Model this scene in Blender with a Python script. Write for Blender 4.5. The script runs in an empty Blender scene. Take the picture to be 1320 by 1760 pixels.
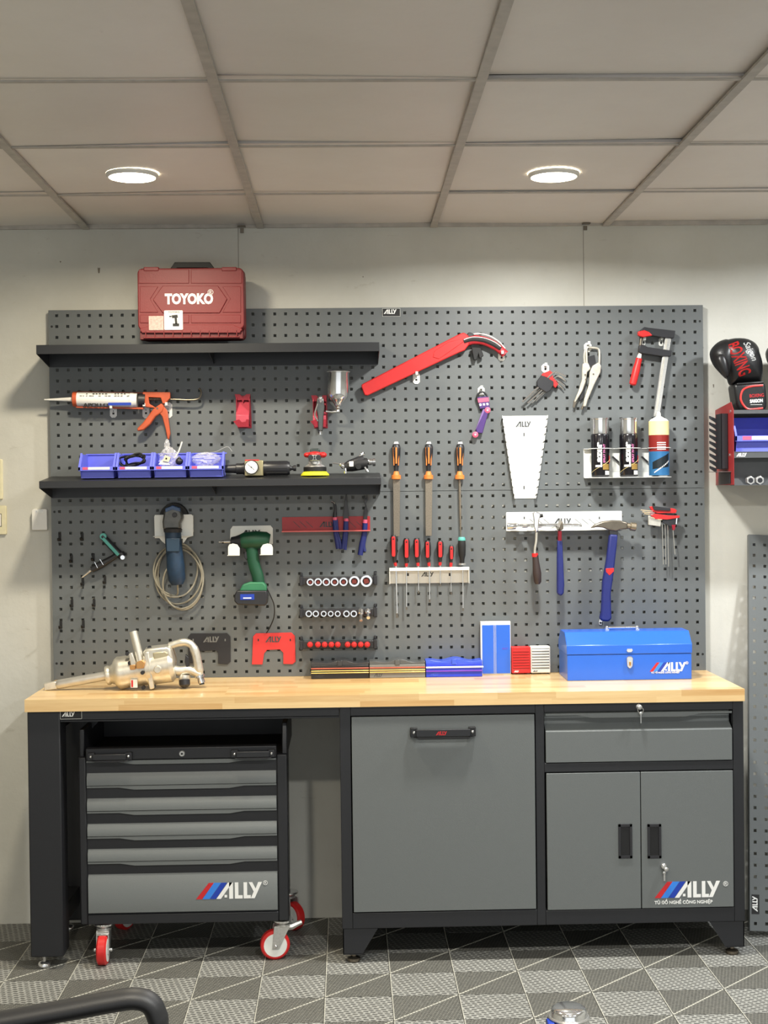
import bpy, bmesh, math, random
from mathutils import Vector, Matrix, Quaternion
from math import sin, cos, pi, radians, atan2, sqrt
random.seed(7)
S = bpy.context.scene
COL = S.collection
# ------------------------------------------------------------------ camera
CAM = Vector((-.118, -5.023, 1.502)); FPX = 2440.0
_yw, _pt, _rl = .0265, -.0129, -.0115
_r = Vector((cos(_yw), -sin(_yw), 0)); _f = Vector((sin(_yw), cos(_yw), 0)); _u = Vector((0, 0, 1))
CF = _f*cos(_pt) + _u*sin(_pt); _u2 = _u*cos(_pt) - _f*sin(_pt)
CR = _r*cos(_rl) + _u2*sin(_rl); CU = _u2*cos(_rl) - _r*sin(_rl)
cd = bpy.data.cameras.new('camera'); cam = bpy.data.objects.new('camera', cd); COL.objects.link(cam)
cd.sensor_fit = 'HORIZONTAL'; cd.sensor_width = 36; cd.lens = FPX/1320*36; cd.clip_start = .05
cam.matrix_world = Matrix(((CR.x, CU.x, -CF.x, CAM.x), (CR.y, CU.y, -CF.y, CAM.y), (CR.z, CU.z, -CF.z, CAM.z), (0, 0, 0, 1)))
S.camera = cam
# ------------------------------------------------------------------ world, exposure
wd = bpy.data.worlds.new('world'); S.world = wd; wd.use_nodes = True
wd.node_tree.nodes['Background'].inputs[0].default_value = (.94, .98, 1, 1)
wd.node_tree.nodes['Background'].inputs[1].default_value = 1.0
S.view_settings.view_transform = 'Standard'; S.view_settings.look = 'None'
S.view_settings.gamma = 1; S.view_settings.use_curve_mapping = False
S.view_settings.exposure = 0.42
ZC = 2.446          # ceiling height
LAMPS = [(-.734, -.831, 15, (1, .89, .68)), (.510, -.805, 24, (1, .985, .93)), (1.76, -.82, 22, (.95, .98, 1)),
         (-.734, -3.2, 22, (1, .92, .76)), (.510, -3.2, 30, (.99, .99, .95)), (1.76, -3.2, 26, (.95, .98, 1)),
         (-1.98, -3.2, 8, (1, .90, .74))]
def fine(mb, size=.006):              # cut lettering into small faces so that it can follow a curved surface
    out = MB()
    for mi_, m_ in enumerate(mb.mats):
        bm = bmesh.new(); vv = [bm.verts.new(v) for v in mb.v]
        for f, k in zip(mb.f, mb.m):
            if k == mi_:
                try: bm.faces.new([vv[i] for i in f])
                except ValueError: pass
        bmesh.ops.triangulate(bm, faces=bm.faces)
        for _ in range(4):
            es = [e for e in bm.edges if e.calc_length() > size]
            if not es: break
            bmesh.ops.subdivide_edges(bm, edges=es, cuts=1)
            bmesh.ops.triangulate(bm, faces=bm.faces)
        bm.verts.ensure_lookup_table(); bm.verts.index_update()
        out.add([v.co.copy() for v in bm.verts], [tuple(v.index for v in f.verts) for f in bm.faces], m_); bm.free()
    return out
# ------------------------------------------------------------------ pixel ray -> point on the plane y = Y (metres)
def WP(px, py, Y=-.03):
    d = CF + CR*((px-660)/FPX) - CU*((py-880)/FPX)
    return CAM + d*((Y-CAM.y)/d.y)
def FP(px, py, Z=0.0):
    d = CF + CR*((px-660)/FPX) - CU*((py-880)/FPX)
    return CAM + d*((Z-CAM.z)/d.z)
def U(n, Y=-.03): return n*(Y-CAM.y)/FPX
# ------------------------------------------------------------------ materials
def lin(c):
    c = c/255.0
    return c/12.92 if c <= .04045 else ((c+.055)/1.055)**2.4
_M = {}
def mat(name, rgb, rough=.5, metal=0.0, var=.06, nscale=40, bump=0.0, coat=0.0, emit=0, trans=0, alpha=1, spec=.5):
    if name in _M: return _M[name]
    m = bpy.data.materials.new(name); m.use_nodes = True; nt = m.node_tree; b = nt.nodes['Principled BSDF']
    c = [lin(v) for v in rgb] + [1]
    b.inputs['Roughness'].default_value = rough; b.inputs['Metallic'].default_value = metal
    b.inputs['Specular IOR Level'].default_value = spec
    if coat: b.inputs['Coat Weight'].default_value = coat; b.inputs['Coat Roughness'].default_value = .15
    if trans: b.inputs['Transmission Weight'].default_value = trans
    if alpha < 1: b.inputs['Alpha'].default_value = alpha
    if emit: b.inputs['Emission Color'].default_value = c; b.inputs['Emission Strength'].default_value = emit
    if var or bump:
        g = nt.nodes.new('ShaderNodeNewGeometry'); n = nt.nodes.new('ShaderNodeTexNoise')
        n.inputs['Scale'].default_value = nscale; n.inputs['Detail'].default_value = 5
        nt.links.new(g.outputs['Position'], n.inputs['Vector'])
        mx = nt.nodes.new('ShaderNodeMix'); mx.data_type = 'RGBA'
        mx.inputs[6].default_value = [max(0, v*(1-var*2)) for v in c[:3]] + [1]
        mx.inputs[7].default_value = [min(1, v*(1+var*2)) for v in c[:3]] + [1]
        nt.links.new(n.outputs['Fac'], mx.inputs[0]); nt.links.new(mx.outputs[2], b.inputs['Base Color'])
        if bump:
            bp = nt.nodes.new('ShaderNodeBump'); bp.inputs['Strength'].default_value = bump; bp.inputs['Distance'].default_value = .002
            nt.links.new(n.outputs['Fac'], bp.inputs['Height']); nt.links.new(bp.outputs[0], b.inputs['Normal'])
    else: b.inputs['Base Color'].default_value = c
    _M[name] = m; return m
black = mat('black_powdercoat', (29, 30, 34), .45, var=.04, nscale=300, bump=.1)
shelfblk = mat('shelf_black', (33, 34, 37), .4, var=.04)
grey = mat('grey_powdercoat', (102, 106, 106), .42, var=.04, nscale=400, bump=.12)
pegm = mat('pegboard_grey', (98, 102, 103), .42, var=.05, nscale=6)
dark = mat('dark_plastic', (24, 24, 26), .4)
rubber = mat('black_rubber', (20, 20, 21), .65)
chrome = mat('chrome', (226, 226, 226), .13, .92, var=.02)
steel = mat('brushed_steel', (200, 199, 196), .3, .75, var=.1, nscale=200)
rust = mat('worn_file_steel', (128, 120, 108), .55, .6, var=.25, nscale=300)
nickel = mat('nickel_worn', (212, 208, 196), .36, .7, var=.12, nscale=60)
oldsteel = mat('dark_forged_steel', (120, 112, 100), .35, .9, var=.15)
white = mat('white_powdercoat', (228, 229, 224), .4, var=.02)
whitep = mat('white_plastic', (226, 224, 218), .4, var=.03)
cream = mat('cream_plastic', (222, 214, 180), .45)
red = mat('red_powdercoat', (190, 38, 38), .4, var=.04)
brightred = mat('bright_red_plastic', (204, 38, 38), .38, var=.03)
dkred = mat('dark_red_metal', (150, 28, 44), .3, .3, var=.05)
casered = mat('case_red_plastic', (118, 28, 31), .5, var=.06, nscale=250, bump=.15)
casedk = mat('case_red_dark', (98, 24, 26), .5)  # darker red for the back shell and hinge base
blue = mat('toolbox_blue', (34, 98, 208), .3, var=.02, coat=.3)
binblue = mat('bin_blue_plastic', (106, 114, 228), .42, var=.03)
navy = mat('handle_blue_grip', (26, 36, 104), .5, var=.08)
orange = mat('orange_paint', (190, 86, 50), .42, var=.1)
green = mat('drill_green_plastic', (18, 72, 48), .5, var=.1)
teal = mat('teal_plastic', (88, 172, 162), .45)
oldblue = mat('grinder_blue_plastic', (26, 50, 74), .5, var=.25, nscale=50)
yellow = mat('yellow_foam', (232, 226, 40), .7)
cableg = mat('grey_cable', (150, 145, 130), .55)
purple = mat('purple_plastic', (70, 42, 110), .45)
pink = mat('pink_label', (216, 90, 120), .5)
lab = mat('white_label_print', (232, 230, 225), .5, var=.02)
ink = mat('black_ink', (24, 24, 26), .6, var=0)
wht = mat('white_ink', (240, 240, 238), .5, var=0)
redink = mat('red_ink', (196, 34, 40), .5, var=0)
lblue = mat('light_blue_ink', (52, 130, 226), .5, var=0)
dblue = mat('blue_ink', (24, 60, 170), .5, var=0)
cutm = mat('laser_cut_dark', (70, 72, 74), .6, var=0)
brass = mat('brass', (200, 150, 80), .3, 1)
tan = mat('bronze_fitting', (196, 150, 96), .4, .6)
leather = mat('black_leather', (22, 22, 24), .38, var=.1, nscale=300, bump=.2)
clear = mat('clear_bag_plastic', (245, 245, 248), .06, var=0, trans=.0, alpha=.3, spec=1.0)
lampm = mat('lamp_diffuser', (255, 248, 225), .5, var=0, emit=14)
# ------------------------------------------------------------------ mesh builder
def ortho(d):
    d = d.normalized(); a = Vector((0, 0, 1)) if abs(d.z) < .9 else Vector((1, 0, 0))
    u = d.cross(a).normalized(); return u, d.cross(u).normalized()
class MB:
    def __init__(s): s.v = []; s.f = []; s.m = []; s.mats = []
    def mi(s, m):
        if m not in s.mats: s.mats.append(m)
        return s.mats.index(m)
    def add(s, vs, fs, m):
        k = len(s.v); i = s.mi(m); s.v += [Vector(v) for v in vs]
        for f in fs: s.f.append([k+a for a in f]); s.m.append(i)
    def box(s, x0, x1, y0, y1, z0, z1, m):
        s.add([(x0,y0,z0),(x1,y0,z0),(x1,y1,z0),(x0,y1,z0),(x0,y0,z1),(x1,y0,z1),(x1,y1,z1),(x0,y1,z1)],
              [(0,3,2,1),(4,5,6,7),(0,1,5,4),(1,2,6,5),(2,3,7,6),(3,0,4,7)], m); return s
    def prism(s, pts, y0, y1, m, sc=1.0):           # outline in x,z extruded along y (y0 front); sc shrinks the front outline
        a = sum((pts[i][0]*pts[(i+1) % len(pts)][1]-pts[(i+1) % len(pts)][0]*pts[i][1]) for i in range(len(pts)))
        if a < 0: pts = pts[::-1]
        n = len(pts); cx = sum(p[0] for p in pts)/n; cz = sum(p[1] for p in pts)/n
        vs = [(cx+(p[0]-cx)*sc, y0, cz+(p[1]-cz)*sc) for p in pts] + [(p[0], y1, p[1]) for p in pts]
        fs = [tuple(range(n)), tuple(range(2*n-1, n-1, -1))] + [(i, n+i, n+(i+1) % n, (i+1) % n) for i in range(n)]
        s.add(vs, fs, m); return s
    def poly(s, pp, y0, y1, m, Y=None, sc=1.0):      # the same from traced pixels, put on the plane Y
        Y = (y0+y1)/2 if Y is None else Y
        return s.prism([(WP(a, b, Y).x, WP(a, b, Y).z) for a, b in pp], y0, y1, m, sc)
    def prismx(s, pts, x0, x1, m):                   # outline in y,z extruded along x
        n = len(pts); a = sum((pts[i][0]*pts[(i+1) % n][1]-pts[(i+1) % n][0]*pts[i][1]) for i in range(n))
        if a < 0: pts = pts[::-1]
        vs = [(x0, p[0], p[1]) for p in pts] + [(x1, p[0], p[1]) for p in pts]
        s.add(vs, [tuple(range(n-1, -1, -1)), tuple(range(n, 2*n))] + [(i, (i+1) % n, n+(i+1) % n, n+i) for i in range(n)], m); return s
    def lathe(s, p0, p1, prof, m, seg=24, caps=True):   # prof = [(t, r)], t along p0->p1 from 0 to 1
        p0 = Vector(p0); p1 = Vector(p1); d = p1-p0; u, w = ortho(d); vs = []; fs = []
        for t, r in prof:
            c = p0+d*t
            for k in range(seg): a = 2*pi*k/seg; vs.append(c+u*(r*cos(a))+w*(r*sin(a)))
        for j in range(len(prof)-1):
            for k in range(seg):
                a = j*seg+k; b = j*seg+(k+1) % seg; fs.append((a, b, b+seg, a+seg))
        if caps: fs.append(tuple(range(seg-1, -1, -1))); n = (len(prof)-1)*seg; fs.append(tuple(range(n, n+seg)))
        s.add(vs, fs, m); return s
    def cyl(s, p0, p1, r, m, r1=None, seg=20): return s.lathe(p0, p1, [(0, r), (1, r if r1 is None else r1)], m, seg)
    def tube(s, pts, r, m, seg=10, closed=False, flat=1.0):
        pts = [Vector(p) for p in pts]; n = len(pts); rs = r if isinstance(r, (list, tuple)) else [r]*n
        T = []
        for i in range(n):
            a = pts[(i-1) % n] if closed or i > 0 else pts[i]; b = pts[(i+1) % n] if closed or i < n-1 else pts[i]
            t = (b-a); T.append(t.normalized() if t.length > 1e-9 else Vector((1, 0, 0)))
        u, w = ortho(T[0]); vs = []; fs = []; pt = T[0]
        for i in range(n):
            q = pt.rotation_difference(T[i]); u = q @ u; u = (u-T[i]*u.dot(T[i])).normalized(); w = T[i].cross(u); pt = T[i]
            for k in range(seg):
                a = 2*pi*k/seg; o = u*(rs[i]*cos(a))+w*(rs[i]*sin(a)); o.y *= flat; vs.append(pts[i]+o)
        for j in range(n if closed else n-1):
            for k in range(seg):
                a = j*seg+k; b = j*seg+(k+1) % seg; c = ((j+1) % n)*seg
                fs.append((a, b, c+(k+1) % seg, c+k))
        if not closed: fs.append(tuple(range(seg-1, -1, -1))); fs.append(tuple(range((n-1)*seg, n*seg)))
        s.add(vs, fs, m); return s
    def bar(s, p0, p1, w, y0, y1, m, w1=None):       # flat bar between two points of the x,z plane
        p0 = Vector(p0); p1 = Vector(p1); d = Vector((p1.x-p0.x, p1.z-p0.z)).normalized(); n = Vector((-d.y, d.x)); w1 = w if w1 is None else w1
        s.prism([(p0.x+n.x*w/2, p0.z+n.y*w/2), (p0.x-n.x*w/2, p0.z-n.y*w/2), (p1.x-n.x*w1/2, p1.z-n.y*w1/2), (p1.x+n.x*w1/2, p1.z+n.y*w1/2)], y0, y1, m); return s
    def ball(s, c, r, m, seg=16, rings=10, sy=None, sz=None, rot=0):
        c = Vector(c); sy = r if sy is None else sy; sz = r if sz is None else sz; vs = []; fs = []
        for j in range(rings+1):
            th = pi*j/rings
            for k in range(seg):
                a = 2*pi*k/seg; p = Vector((r*sin(th)*cos(a), sy*sin(th)*sin(a), sz*cos(th)))
                if rot: p = Matrix.Rotation(rot, 3, 'Y') @ p
                vs.append(c+p)
        for j in range(rings):
            for k in range(seg):
                a = j*seg+k; b = j*seg+(k+1) % seg; fs.append((a, a+seg, b+seg, b))
        s.add(vs, fs, m); return s
    def text(s, t, x, z, Y, size, m, bold=0.0, sx=1.0, align='LEFT', rot=0.0, th=.0004, shear=0.0):
        cu = bpy.data.curves.new('t', 'FONT'); cu.body = t; cu.size = size; cu.extrude = th; cu.offset = bold*size; cu.align_x = align
        cu.shear = shear; cu.resolution_u = 3
        o = bpy.data.objects.new('t', cu); me = bpy.data.meshes.new_from_object(o)
        ca, sa = cos(rot), sin(rot); vs = []
        for v in me.vertices:
            a, b = v.co.x*sx, v.co.y; vs.append((x+a*ca-b*sa, Y-v.co.z-th, z+a*sa+b*ca))
        s.add(vs, [tuple(p.vertices) for p in me.polygons], m)
        bpy.data.objects.remove(o); bpy.data.curves.remove(cu); bpy.data.meshes.remove(me); return s
    def logo(s, x, z, h, Y, m, stripes=False, rot=0.0, th=.0005):      # the stylised A L L Y mark; x,z is the foot of the A
        P = [([(0,0),(.28,0),(.98,.98),(.98,1),(.72,1)], m), ([(.79,0),(1.03,0),(1.03,1),(.79,1)], m), ([(.5,.08),(.66,.08),(.66,.24),(.5,.24)], m),
             ([(1.14,0),(1.62,0),(1.62,.2),(1.36,.2),(1.36,1),(1.14,1)], m), ([(1.68,0),(2.12,0),(2.12,.2),(1.9,.2),(1.9,1),(1.68,1)], m),
             ([(2.0,1),(2.22,1),(2.42,.6),(2.58,1),(2.82,1),(2.36,0),(2.12,0),(2.3,.42)], m)]
        if stripes: P += [([(-1.26,0),(-.88,0),(-.14,1),(-.46,1)], redink), ([(-.86,0),(-.42,0),(.30,1),(-.14,1)], lblue), ([(-.40,0),(-.03,0),(.68,1),(.32,1)], dblue)]
        for pp, mm in P:
            s.prism([(x+h*(a*cos(rot)-b*sin(rot)), z+h*(a*sin(rot)+b*cos(rot))) for a, b in pp], Y-th, Y, mm)
        return s
    def build(s, name, parent=None, bevel=0, seg=2, label=None, smooth=40, sub=0):
        if parent is None:
            xs = [v.x for v in s.v]; ys = [v.y for v in s.v]; zs = [v.z for v in s.v]
            o0 = Vector(((min(xs)+max(xs))/2, (min(ys)+max(ys))/2, min(zs)))
        else:
            q = parent
            while q.parent: q = q.parent
            o0 = q.location.copy()
        me = bpy.data.meshes.new(name); me.from_pydata([tuple(v-o0) for v in s.v], [], s.f)
        for m in s.mats: me.materials.append(m)
        me.polygons.foreach_set('material_index', s.m)
        me.polygons.foreach_set('use_smooth', [True]*len(s.f)); me.update()
        if not sub: me.set_sharp_from_angle(angle=radians(smooth))
        o = bpy.data.objects.new(name, me); COL.objects.link(o)
        if parent is None: o.location = o0
        else: o.parent = parent
        if bevel:
            b = o.modifiers.new('b', 'BEVEL'); b.width = bevel; b.segments = seg; b.limit_method = 'ANGLE'; b.angle_limit = radians(40); b.harden_normals = False
        if sub: k = o.modifiers.new('s', 'SUBSURF'); k.levels = sub; k.render_levels = sub
        if label: o['label'] = label
        return o
def rrect(x0, x1, z0, z1, r, n=4):
    P = []
    for cx, cz, a0 in ((x1-r, z1-r, 0), (x0+r, z1-r, pi/2), (x0+r, z0+r, pi), (x1-r, z0+r, 1.5*pi)):
        for k in range(n+1): a = a0+pi/2*k/n; P.append((cx+r*cos(a), cz+r*sin(a)))
    return P
def tag(o, label, cat, group=None):
    o['label'] = label; o['category'] = cat
    if group: o['group'] = group
    return o
def thing(name, label, cat, loc, group=None):
    o = bpy.data.objects.new(name, None); COL.objects.link(o); o.location = loc; o.empty_display_size = .02
    return tag(o, label, cat, group)
def kind(o, k): o['kind'] = k; return o
def smoothpts(P, n=6, closed=False):                 # Catmull-Rom through 3-D points
    P = [Vector(p) for p in P]; out = []; N = len(P)
    for i in range(N if closed else N-1):
        g = (lambda k: P[k % N]) if closed else (lambda k: P[min(max(k, 0), N-1)])
        a, b, c, d = g(i-1), g(i), g(i+1), g(i+2)
        for j in range(n):
            t = j/n; out.append(.5*((2*b)+(c-a)*t+(2*a-5*b+4*c-d)*t*t+(3*b-a-3*c+d)*t**3))
    if not closed: out.append(P[-1])
    return out
def pts(L, Y=-.03): return [WP(p[0], p[1], p[2] if len(p) > 2 else Y) for p in L]
# ================================================================== THE ROOM
def nodes_mat(name):
    m = bpy.data.materials.new(name); m.use_nodes = True; nt = m.node_tree; return m, nt, nt.nodes['Principled BSDF']
def rgb(c): return [lin(v) for v in c]+[1]
def mixc(nt, fac, a, b):
    mx = nt.nodes.new('ShaderNodeMix'); mx.data_type = 'RGBA'
    if hasattr(a, 'links'): nt.links.new(a, mx.inputs[6])
    else: mx.inputs[6].default_value = a
    if hasattr(b, 'links'): nt.links.new(b, mx.inputs[7])
    else: mx.inputs[7].default_value = b
    if hasattr(fac, 'links'): nt.links.new(fac, mx.inputs[0])
    else: mx.inputs[0].default_value = fac
    return mx.outputs[2]
def noise(nt, vec, sc, det=6, rough=.6):
    n = nt.nodes.new('ShaderNodeTexNoise'); n.inputs['Scale'].default_value = sc; n.inputs['Detail'].default_value = det; n.inputs['Roughness'].default_value = rough
    nt.links.new(vec, n.inputs['Vector']); return n.outputs['Fac']
def ramp(nt, fac, a, b):
    r = nt.nodes.new('ShaderNodeMapRange'); r.inputs['From Min'].default_value = a; r.inputs['From Max'].default_value = b; r.clamp = True
    nt.links.new(fac, r.inputs['Value']); return r.outputs['Result']
def pos(nt, scale=(1, 1, 1), rot=0.0, loc=None):
    g = nt.nodes.new('ShaderNodeNewGeometry'); mp = nt.nodes.new('ShaderNodeMapping')
    mp.inputs['Scale'].default_value = scale; mp.inputs['Rotation'].default_value = (0, 0, rot)
    nt.links.new(g.outputs['Position'], mp.inputs['Vector']); return mp.outputs[0]
def bumpn(nt, b, h, st=.3, dist=.002):
    bp = nt.nodes.new('ShaderNodeBump'); bp.inputs['Strength'].default_value = st; bp.inputs['Distance'].default_value = dist
    nt.links.new(h, bp.inputs['Height']); nt.links.new(bp.outputs[0], b.inputs['Normal'])
# plaster wall
wallm, nt, b = nodes_mat('wall_plaster'); v = pos(nt)
c = mixc(nt, ramp(nt, noise(nt, v, 1.6), .35, .7), rgb((207, 206, 198)), rgb((190, 188, 178)))
c = mixc(nt, ramp(nt, noise(nt, pos(nt, (1, 1, 2.5)), 9, 8, .7), .62, .78), c, rgb((168, 162, 150)))
nt.links.new(c, b.inputs['Base Color']); b.inputs['Roughness'].default_value = .8
bumpn(nt, b, noise(nt, v, 35, 8), .25, .004)
# ceiling board
ceilm, nt, b = nodes_mat('ceiling_board'); v = pos(nt)
c = mixc(nt, ramp(nt, noise(nt, v, 1.3), .3, .75), rgb((238, 232, 226)), rgb((220, 212, 204)))
c = mixc(nt, ramp(nt, noise(nt, pos(nt, (1, 3, 1)), 11, 8, .75), .66, .82), c, rgb((140, 132, 124)))
oi = nt.nodes.new('ShaderNodeObjectInfo'); c = mixc(nt, ramp(nt, oi.outputs['Random'], -.2, 6), c, rgb((150, 140, 132)))
nt.links.new(c, b.inputs['Base Color']); b.inputs['Roughness'].default_value = .42; bumpn(nt, b, noise(nt, v, 2.2), .25, .02)
tbar = mat('ceiling_tee_paint', (176, 170, 162), .5, var=.15, nscale=25)
# floor tiles
def floormat(name, lt, dk, bw, rh, mort, rot, v2=.2):
    m, nt, b = nodes_mat(name); br = nt.nodes.new('ShaderNodeTexBrick'); nt.links.new(pos(nt, rot=rot), br.inputs['Vector'])
    br.inputs['Scale'].default_value = 1; br.inputs['Brick Width'].default_value = bw; br.inputs['Row Height'].default_value = rh
    br.inputs['Mortar Size'].default_value = mort; br.inputs['Mortar Smooth'].default_value = .3; br.offset = .5
    n = ramp(nt, noise(nt, pos(nt), 90, 4), .3, .7); n2 = ramp(nt, noise(nt, pos(nt), 3, 5), .3, .7)
    L = mixc(nt, n, rgb(lt), rgb([x*.78 for x in lt])); D = mixc(nt, n, rgb(dk), rgb([x*.7 for x in dk]))
    c = mixc(nt, br.outputs['Fac'], D, L); c = mixc(nt, n2, c, mixc(nt, .25, c, rgb((60, 58, 52))))
    nt.links.new(c, b.inputs['Base Color']); b.inputs['Roughness'].default_value = .6
    bumpn(nt, b, br.outputs['Fac'], .6, .002); return m
ftl = floormat('floor_weave_light', (176, 176, 170), (100, 100, 97), .022, .015, .0042, .35)
ftd = floormat('floor_weave_dark', (128, 127, 120), (84, 84, 79), .012, .009, .0022, -.3)
fseam = mat('floor_seam_thread', (196, 194, 182), .6, var=.2, nscale=120)
fbase = mat('floor_base', (70, 69, 66), .8)
fl = kind(MB().box(-3.2, 3.4, -7.2, .02, -.06, -.004, fbase).build('floor'), 'structure')
wb = kind(MB().box(-3.2, 3.4, 0, .12, -.06, ZC+.1, wallm).build('wall_back'), 'structure')
sm = mat('wall_joint_grey', (150, 146, 136), .8)  # colour of the two vertical seams in the plaster
kind(MB().box(-3.32, -3.2, -7.2, .12, -.06, ZC+.1, wallm).build('wall_left'), 'structure')  # unseen side walls, added to put darker sides into chrome reflections
kind(MB().box(3.4, 3.52, -7.2, .12, -.06, ZC+.1, wallm).build('wall_right'), 'structure')
for px in (410, 1003):
    x = WP(px, 450, 0).x
    kind(MB().box(x-.0012, x+.0012, -.0008, .001, 2.16, ZC, sm).build('wall_joint', wb), 'structure')
# tiles: 0.2 m squares, light and dark by turns, the dark ones crossed by a stitched line
def tile_mesh(dk):
    m = MB(); g = .0012; m.box(g, .2-g, g, .2-g, -.004, 0, ftd if dk else ftl)
    n = 22
    for k in range(n):
        t = (k+.5)/n*.196+.002
        m.box(.0005, .0035, t-.003, t+.003, 0, .0008, fseam)
        if dk:
            c = Vector((t, t, 0)); d = Vector((.0034, .0034, 0)); e = Vector((-.0016, .0016, 0)); h = Vector((0, 0, .0012))
            m.add([c-d-e, c+d-e, c+d+e, c-d+e, c-d-e+h, c+d-e+h, c+d+e+h, c-d+e+h], [(4,5,6,7),(0,1,5,4),(1,2,6,5),(2,3,7,6),(3,0,4,7)], fseam)
    me = bpy.data.meshes.new('floor_tile'); me.from_pydata([tuple(q) for q in m.v], [], m.f)
    for mm in m.mats: me.materials.append(mm)
    me.polygons.foreach_set('material_index', m.m); me.update(); return me
TM = [tile_mesh(False), tile_mesh(True)]
fo = fl.location
for i in range(-8, 9):
    for j in range(-10, 0):
        dk = (i+j) % 2
        o = bpy.data.objects.new('floor_tile', TM[dk]); COL.objects.link(o); o.parent = fl
        o.location = (i*.2-fo.x, j*.2+.0-fo.y, -fo.z); o['kind'] = 'structure'
# far part of the same floor, behind and beside the camera
m = MB(); 
for i in range(-16, 17):
    for j in range(-36, 0):
        if -8 <= i < 9 and j >= -10: continue
        m.add([(i*.2, j*.2, 0), (i*.2+.2, j*.2, 0), (i*.2+.2, j*.2+.2, 0), (i*.2, j*.2+.2, 0)], [(0, 1, 2, 3)], ftd if (i+j) % 2 else ftl)
kind(m.build('floor_covering', fl), 'stuff')
# ceiling: lay-in panels on tees
ce = kind(MB().box(-3.2, 3.4, -7.2, .02, ZC+.06, ZC+.1, fbase).build('ceiling'), 'structure')
X0, DY = -1.0185, .552
xs = [X0+.61*k for k in range(-4, 8)]; ys = [0, -DY] + [-DY-.61*k for k in range(1, 11)]
random.seed(3)
for i in range(len(xs)-1):
    for j in range(len(ys)-1):
        x0, x1, y1, y0 = xs[i]+.003, xs[i+1]-.003, ys[j]-.0045, ys[j+1]+.0045
        if j == 0: y1 = -.002
        m = MB(); t = [random.uniform(.001, .015) for _ in range(4)]; z = ZC; n = 6; vs = []; 
        sag = random.uniform(.001, .005)
        for a in range(n+1):
            for c_ in range(n+1):
                u, w = a/n, c_/n; zz = z+(t[0]*(1-u)*(1-w)+t[1]*u*(1-w)+t[2]*u*w+t[3]*(1-u)*w)-sag*16*u*(1-u)*w*(1-w)
                vs.append((x0+(x1-x0)*u, y0+(y1-y0)*w, zz))
        K = len(vs); fs = []
        for a in range(n):
            for c_ in range(n):
                q = a*(n+1)+c_; fs.append((q, q+1, q+n+2, q+n+1))
        vs += [(v_[0], v_[1], v_[2]+.009) for v_ in vs]
        for a in range(n):
            for c_ in range(n):
                q = K+a*(n+1)+c_; fs.append((q, q+n+1, q+n+2, q+1))
        edge = [a*(n+1) for a in range(n+1)] + [n*(n+1)+c_ for c_ in range(1, n+1)] + [a*(n+1)+n for a in range(n-1, -1, -1)] + [c_ for c_ in range(n-1, 0, -1)]
        for k in range(len(edge)): a, c_ = edge[k], edge[(k+1) % len(edge)]; fs.append((a, c_, c_+K, a+K))
        m.add(vs, fs, ceilm); kind(m.build('ceiling_panel', ce), 'structure')
for x in xs[1:-1]:
    kind(MB().box(x-.012, x+.012, -7, -.001, ZC-.006, ZC+.001, tbar).box(x-.002, x+.002, -7, -.001, ZC, ZC+.055, tbar).build('ceiling_bar', ce), 'structure')
for y in ys[1:]:
    for i in range(len(xs)-1):
        kind(MB().box(xs[i]+.012, xs[i+1]-.012, y-.007, y+.007, ZC-.0025, ZC+.001, tbar).build('ceiling_bar', ce), 'structure')
kind(MB().box(xs[0], xs[-1], -.012, 0, ZC-.004, ZC+.012, tbar).build('ceiling_edge', ce), 'structure')
# downlights
for k, (x, y, P, c) in enumerate(LAMPS):
    lp = {0: 'round recessed ceiling downlight glowing warm above the red tool case', 1: 'round recessed ceiling downlight glowing white above the wrench rack'}.get(k,
        'round recessed ceiling downlight outside the picture, %s' % ['', '', 'above the wall unit with the gloves', 'behind the viewer in the warm tinted row', 'behind the viewer above the armchair row', 'behind the viewer near the far side', 'behind the viewer near the switch side'][k])
    t = thing('ceiling_downlight', lp, 'ceiling light', (x, y, ZC), 'recessed ceiling downlights')
    R = .076
    MB().lathe((x, y, ZC-.010), (x, y, ZC+.002), [(0, R-.008), (.0, R-.004), (.5, R), (1, R)], whitep, 32, False).build('trim_ring', t)
    MB().lathe((x, y, ZC-.0085), (x, y, ZC-.002), [(0, .001), (0, R-.008), (1, R-.006)], lampm, 32).build('diffuser', t)
    ld = bpy.data.lights.new('downlight', 'AREA'); ld.shape = 'DISK'; ld.size = .13; ld.energy = P; ld.color = c; ld.spread = radians(165)
    lo = bpy.data.objects.new('downlight_lamp', ld); COL.objects.link(lo); lo.parent = t; lo.location = (0, 0, -.014)
# small steel angles under the ceiling edge
for px, py in ((416, 394), (1006, 389)):
    p = WP(px, py, 0); tag(MB().box(p.x-.014, p.x+.014, -.03, 0, p.z+.004, p.z+.008, oldsteel).box(p.x-.006, p.x+.006, -.004, 0, p.z-.014, p.z+.006, oldsteel).build('ceiling_bracket', bevel=.001),
        'small dark bracket at the ceiling edge above the %s' % ('red tool case' if px < 600 else 'locking pliers'), 'bracket', 'ceiling edge brackets')
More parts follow.
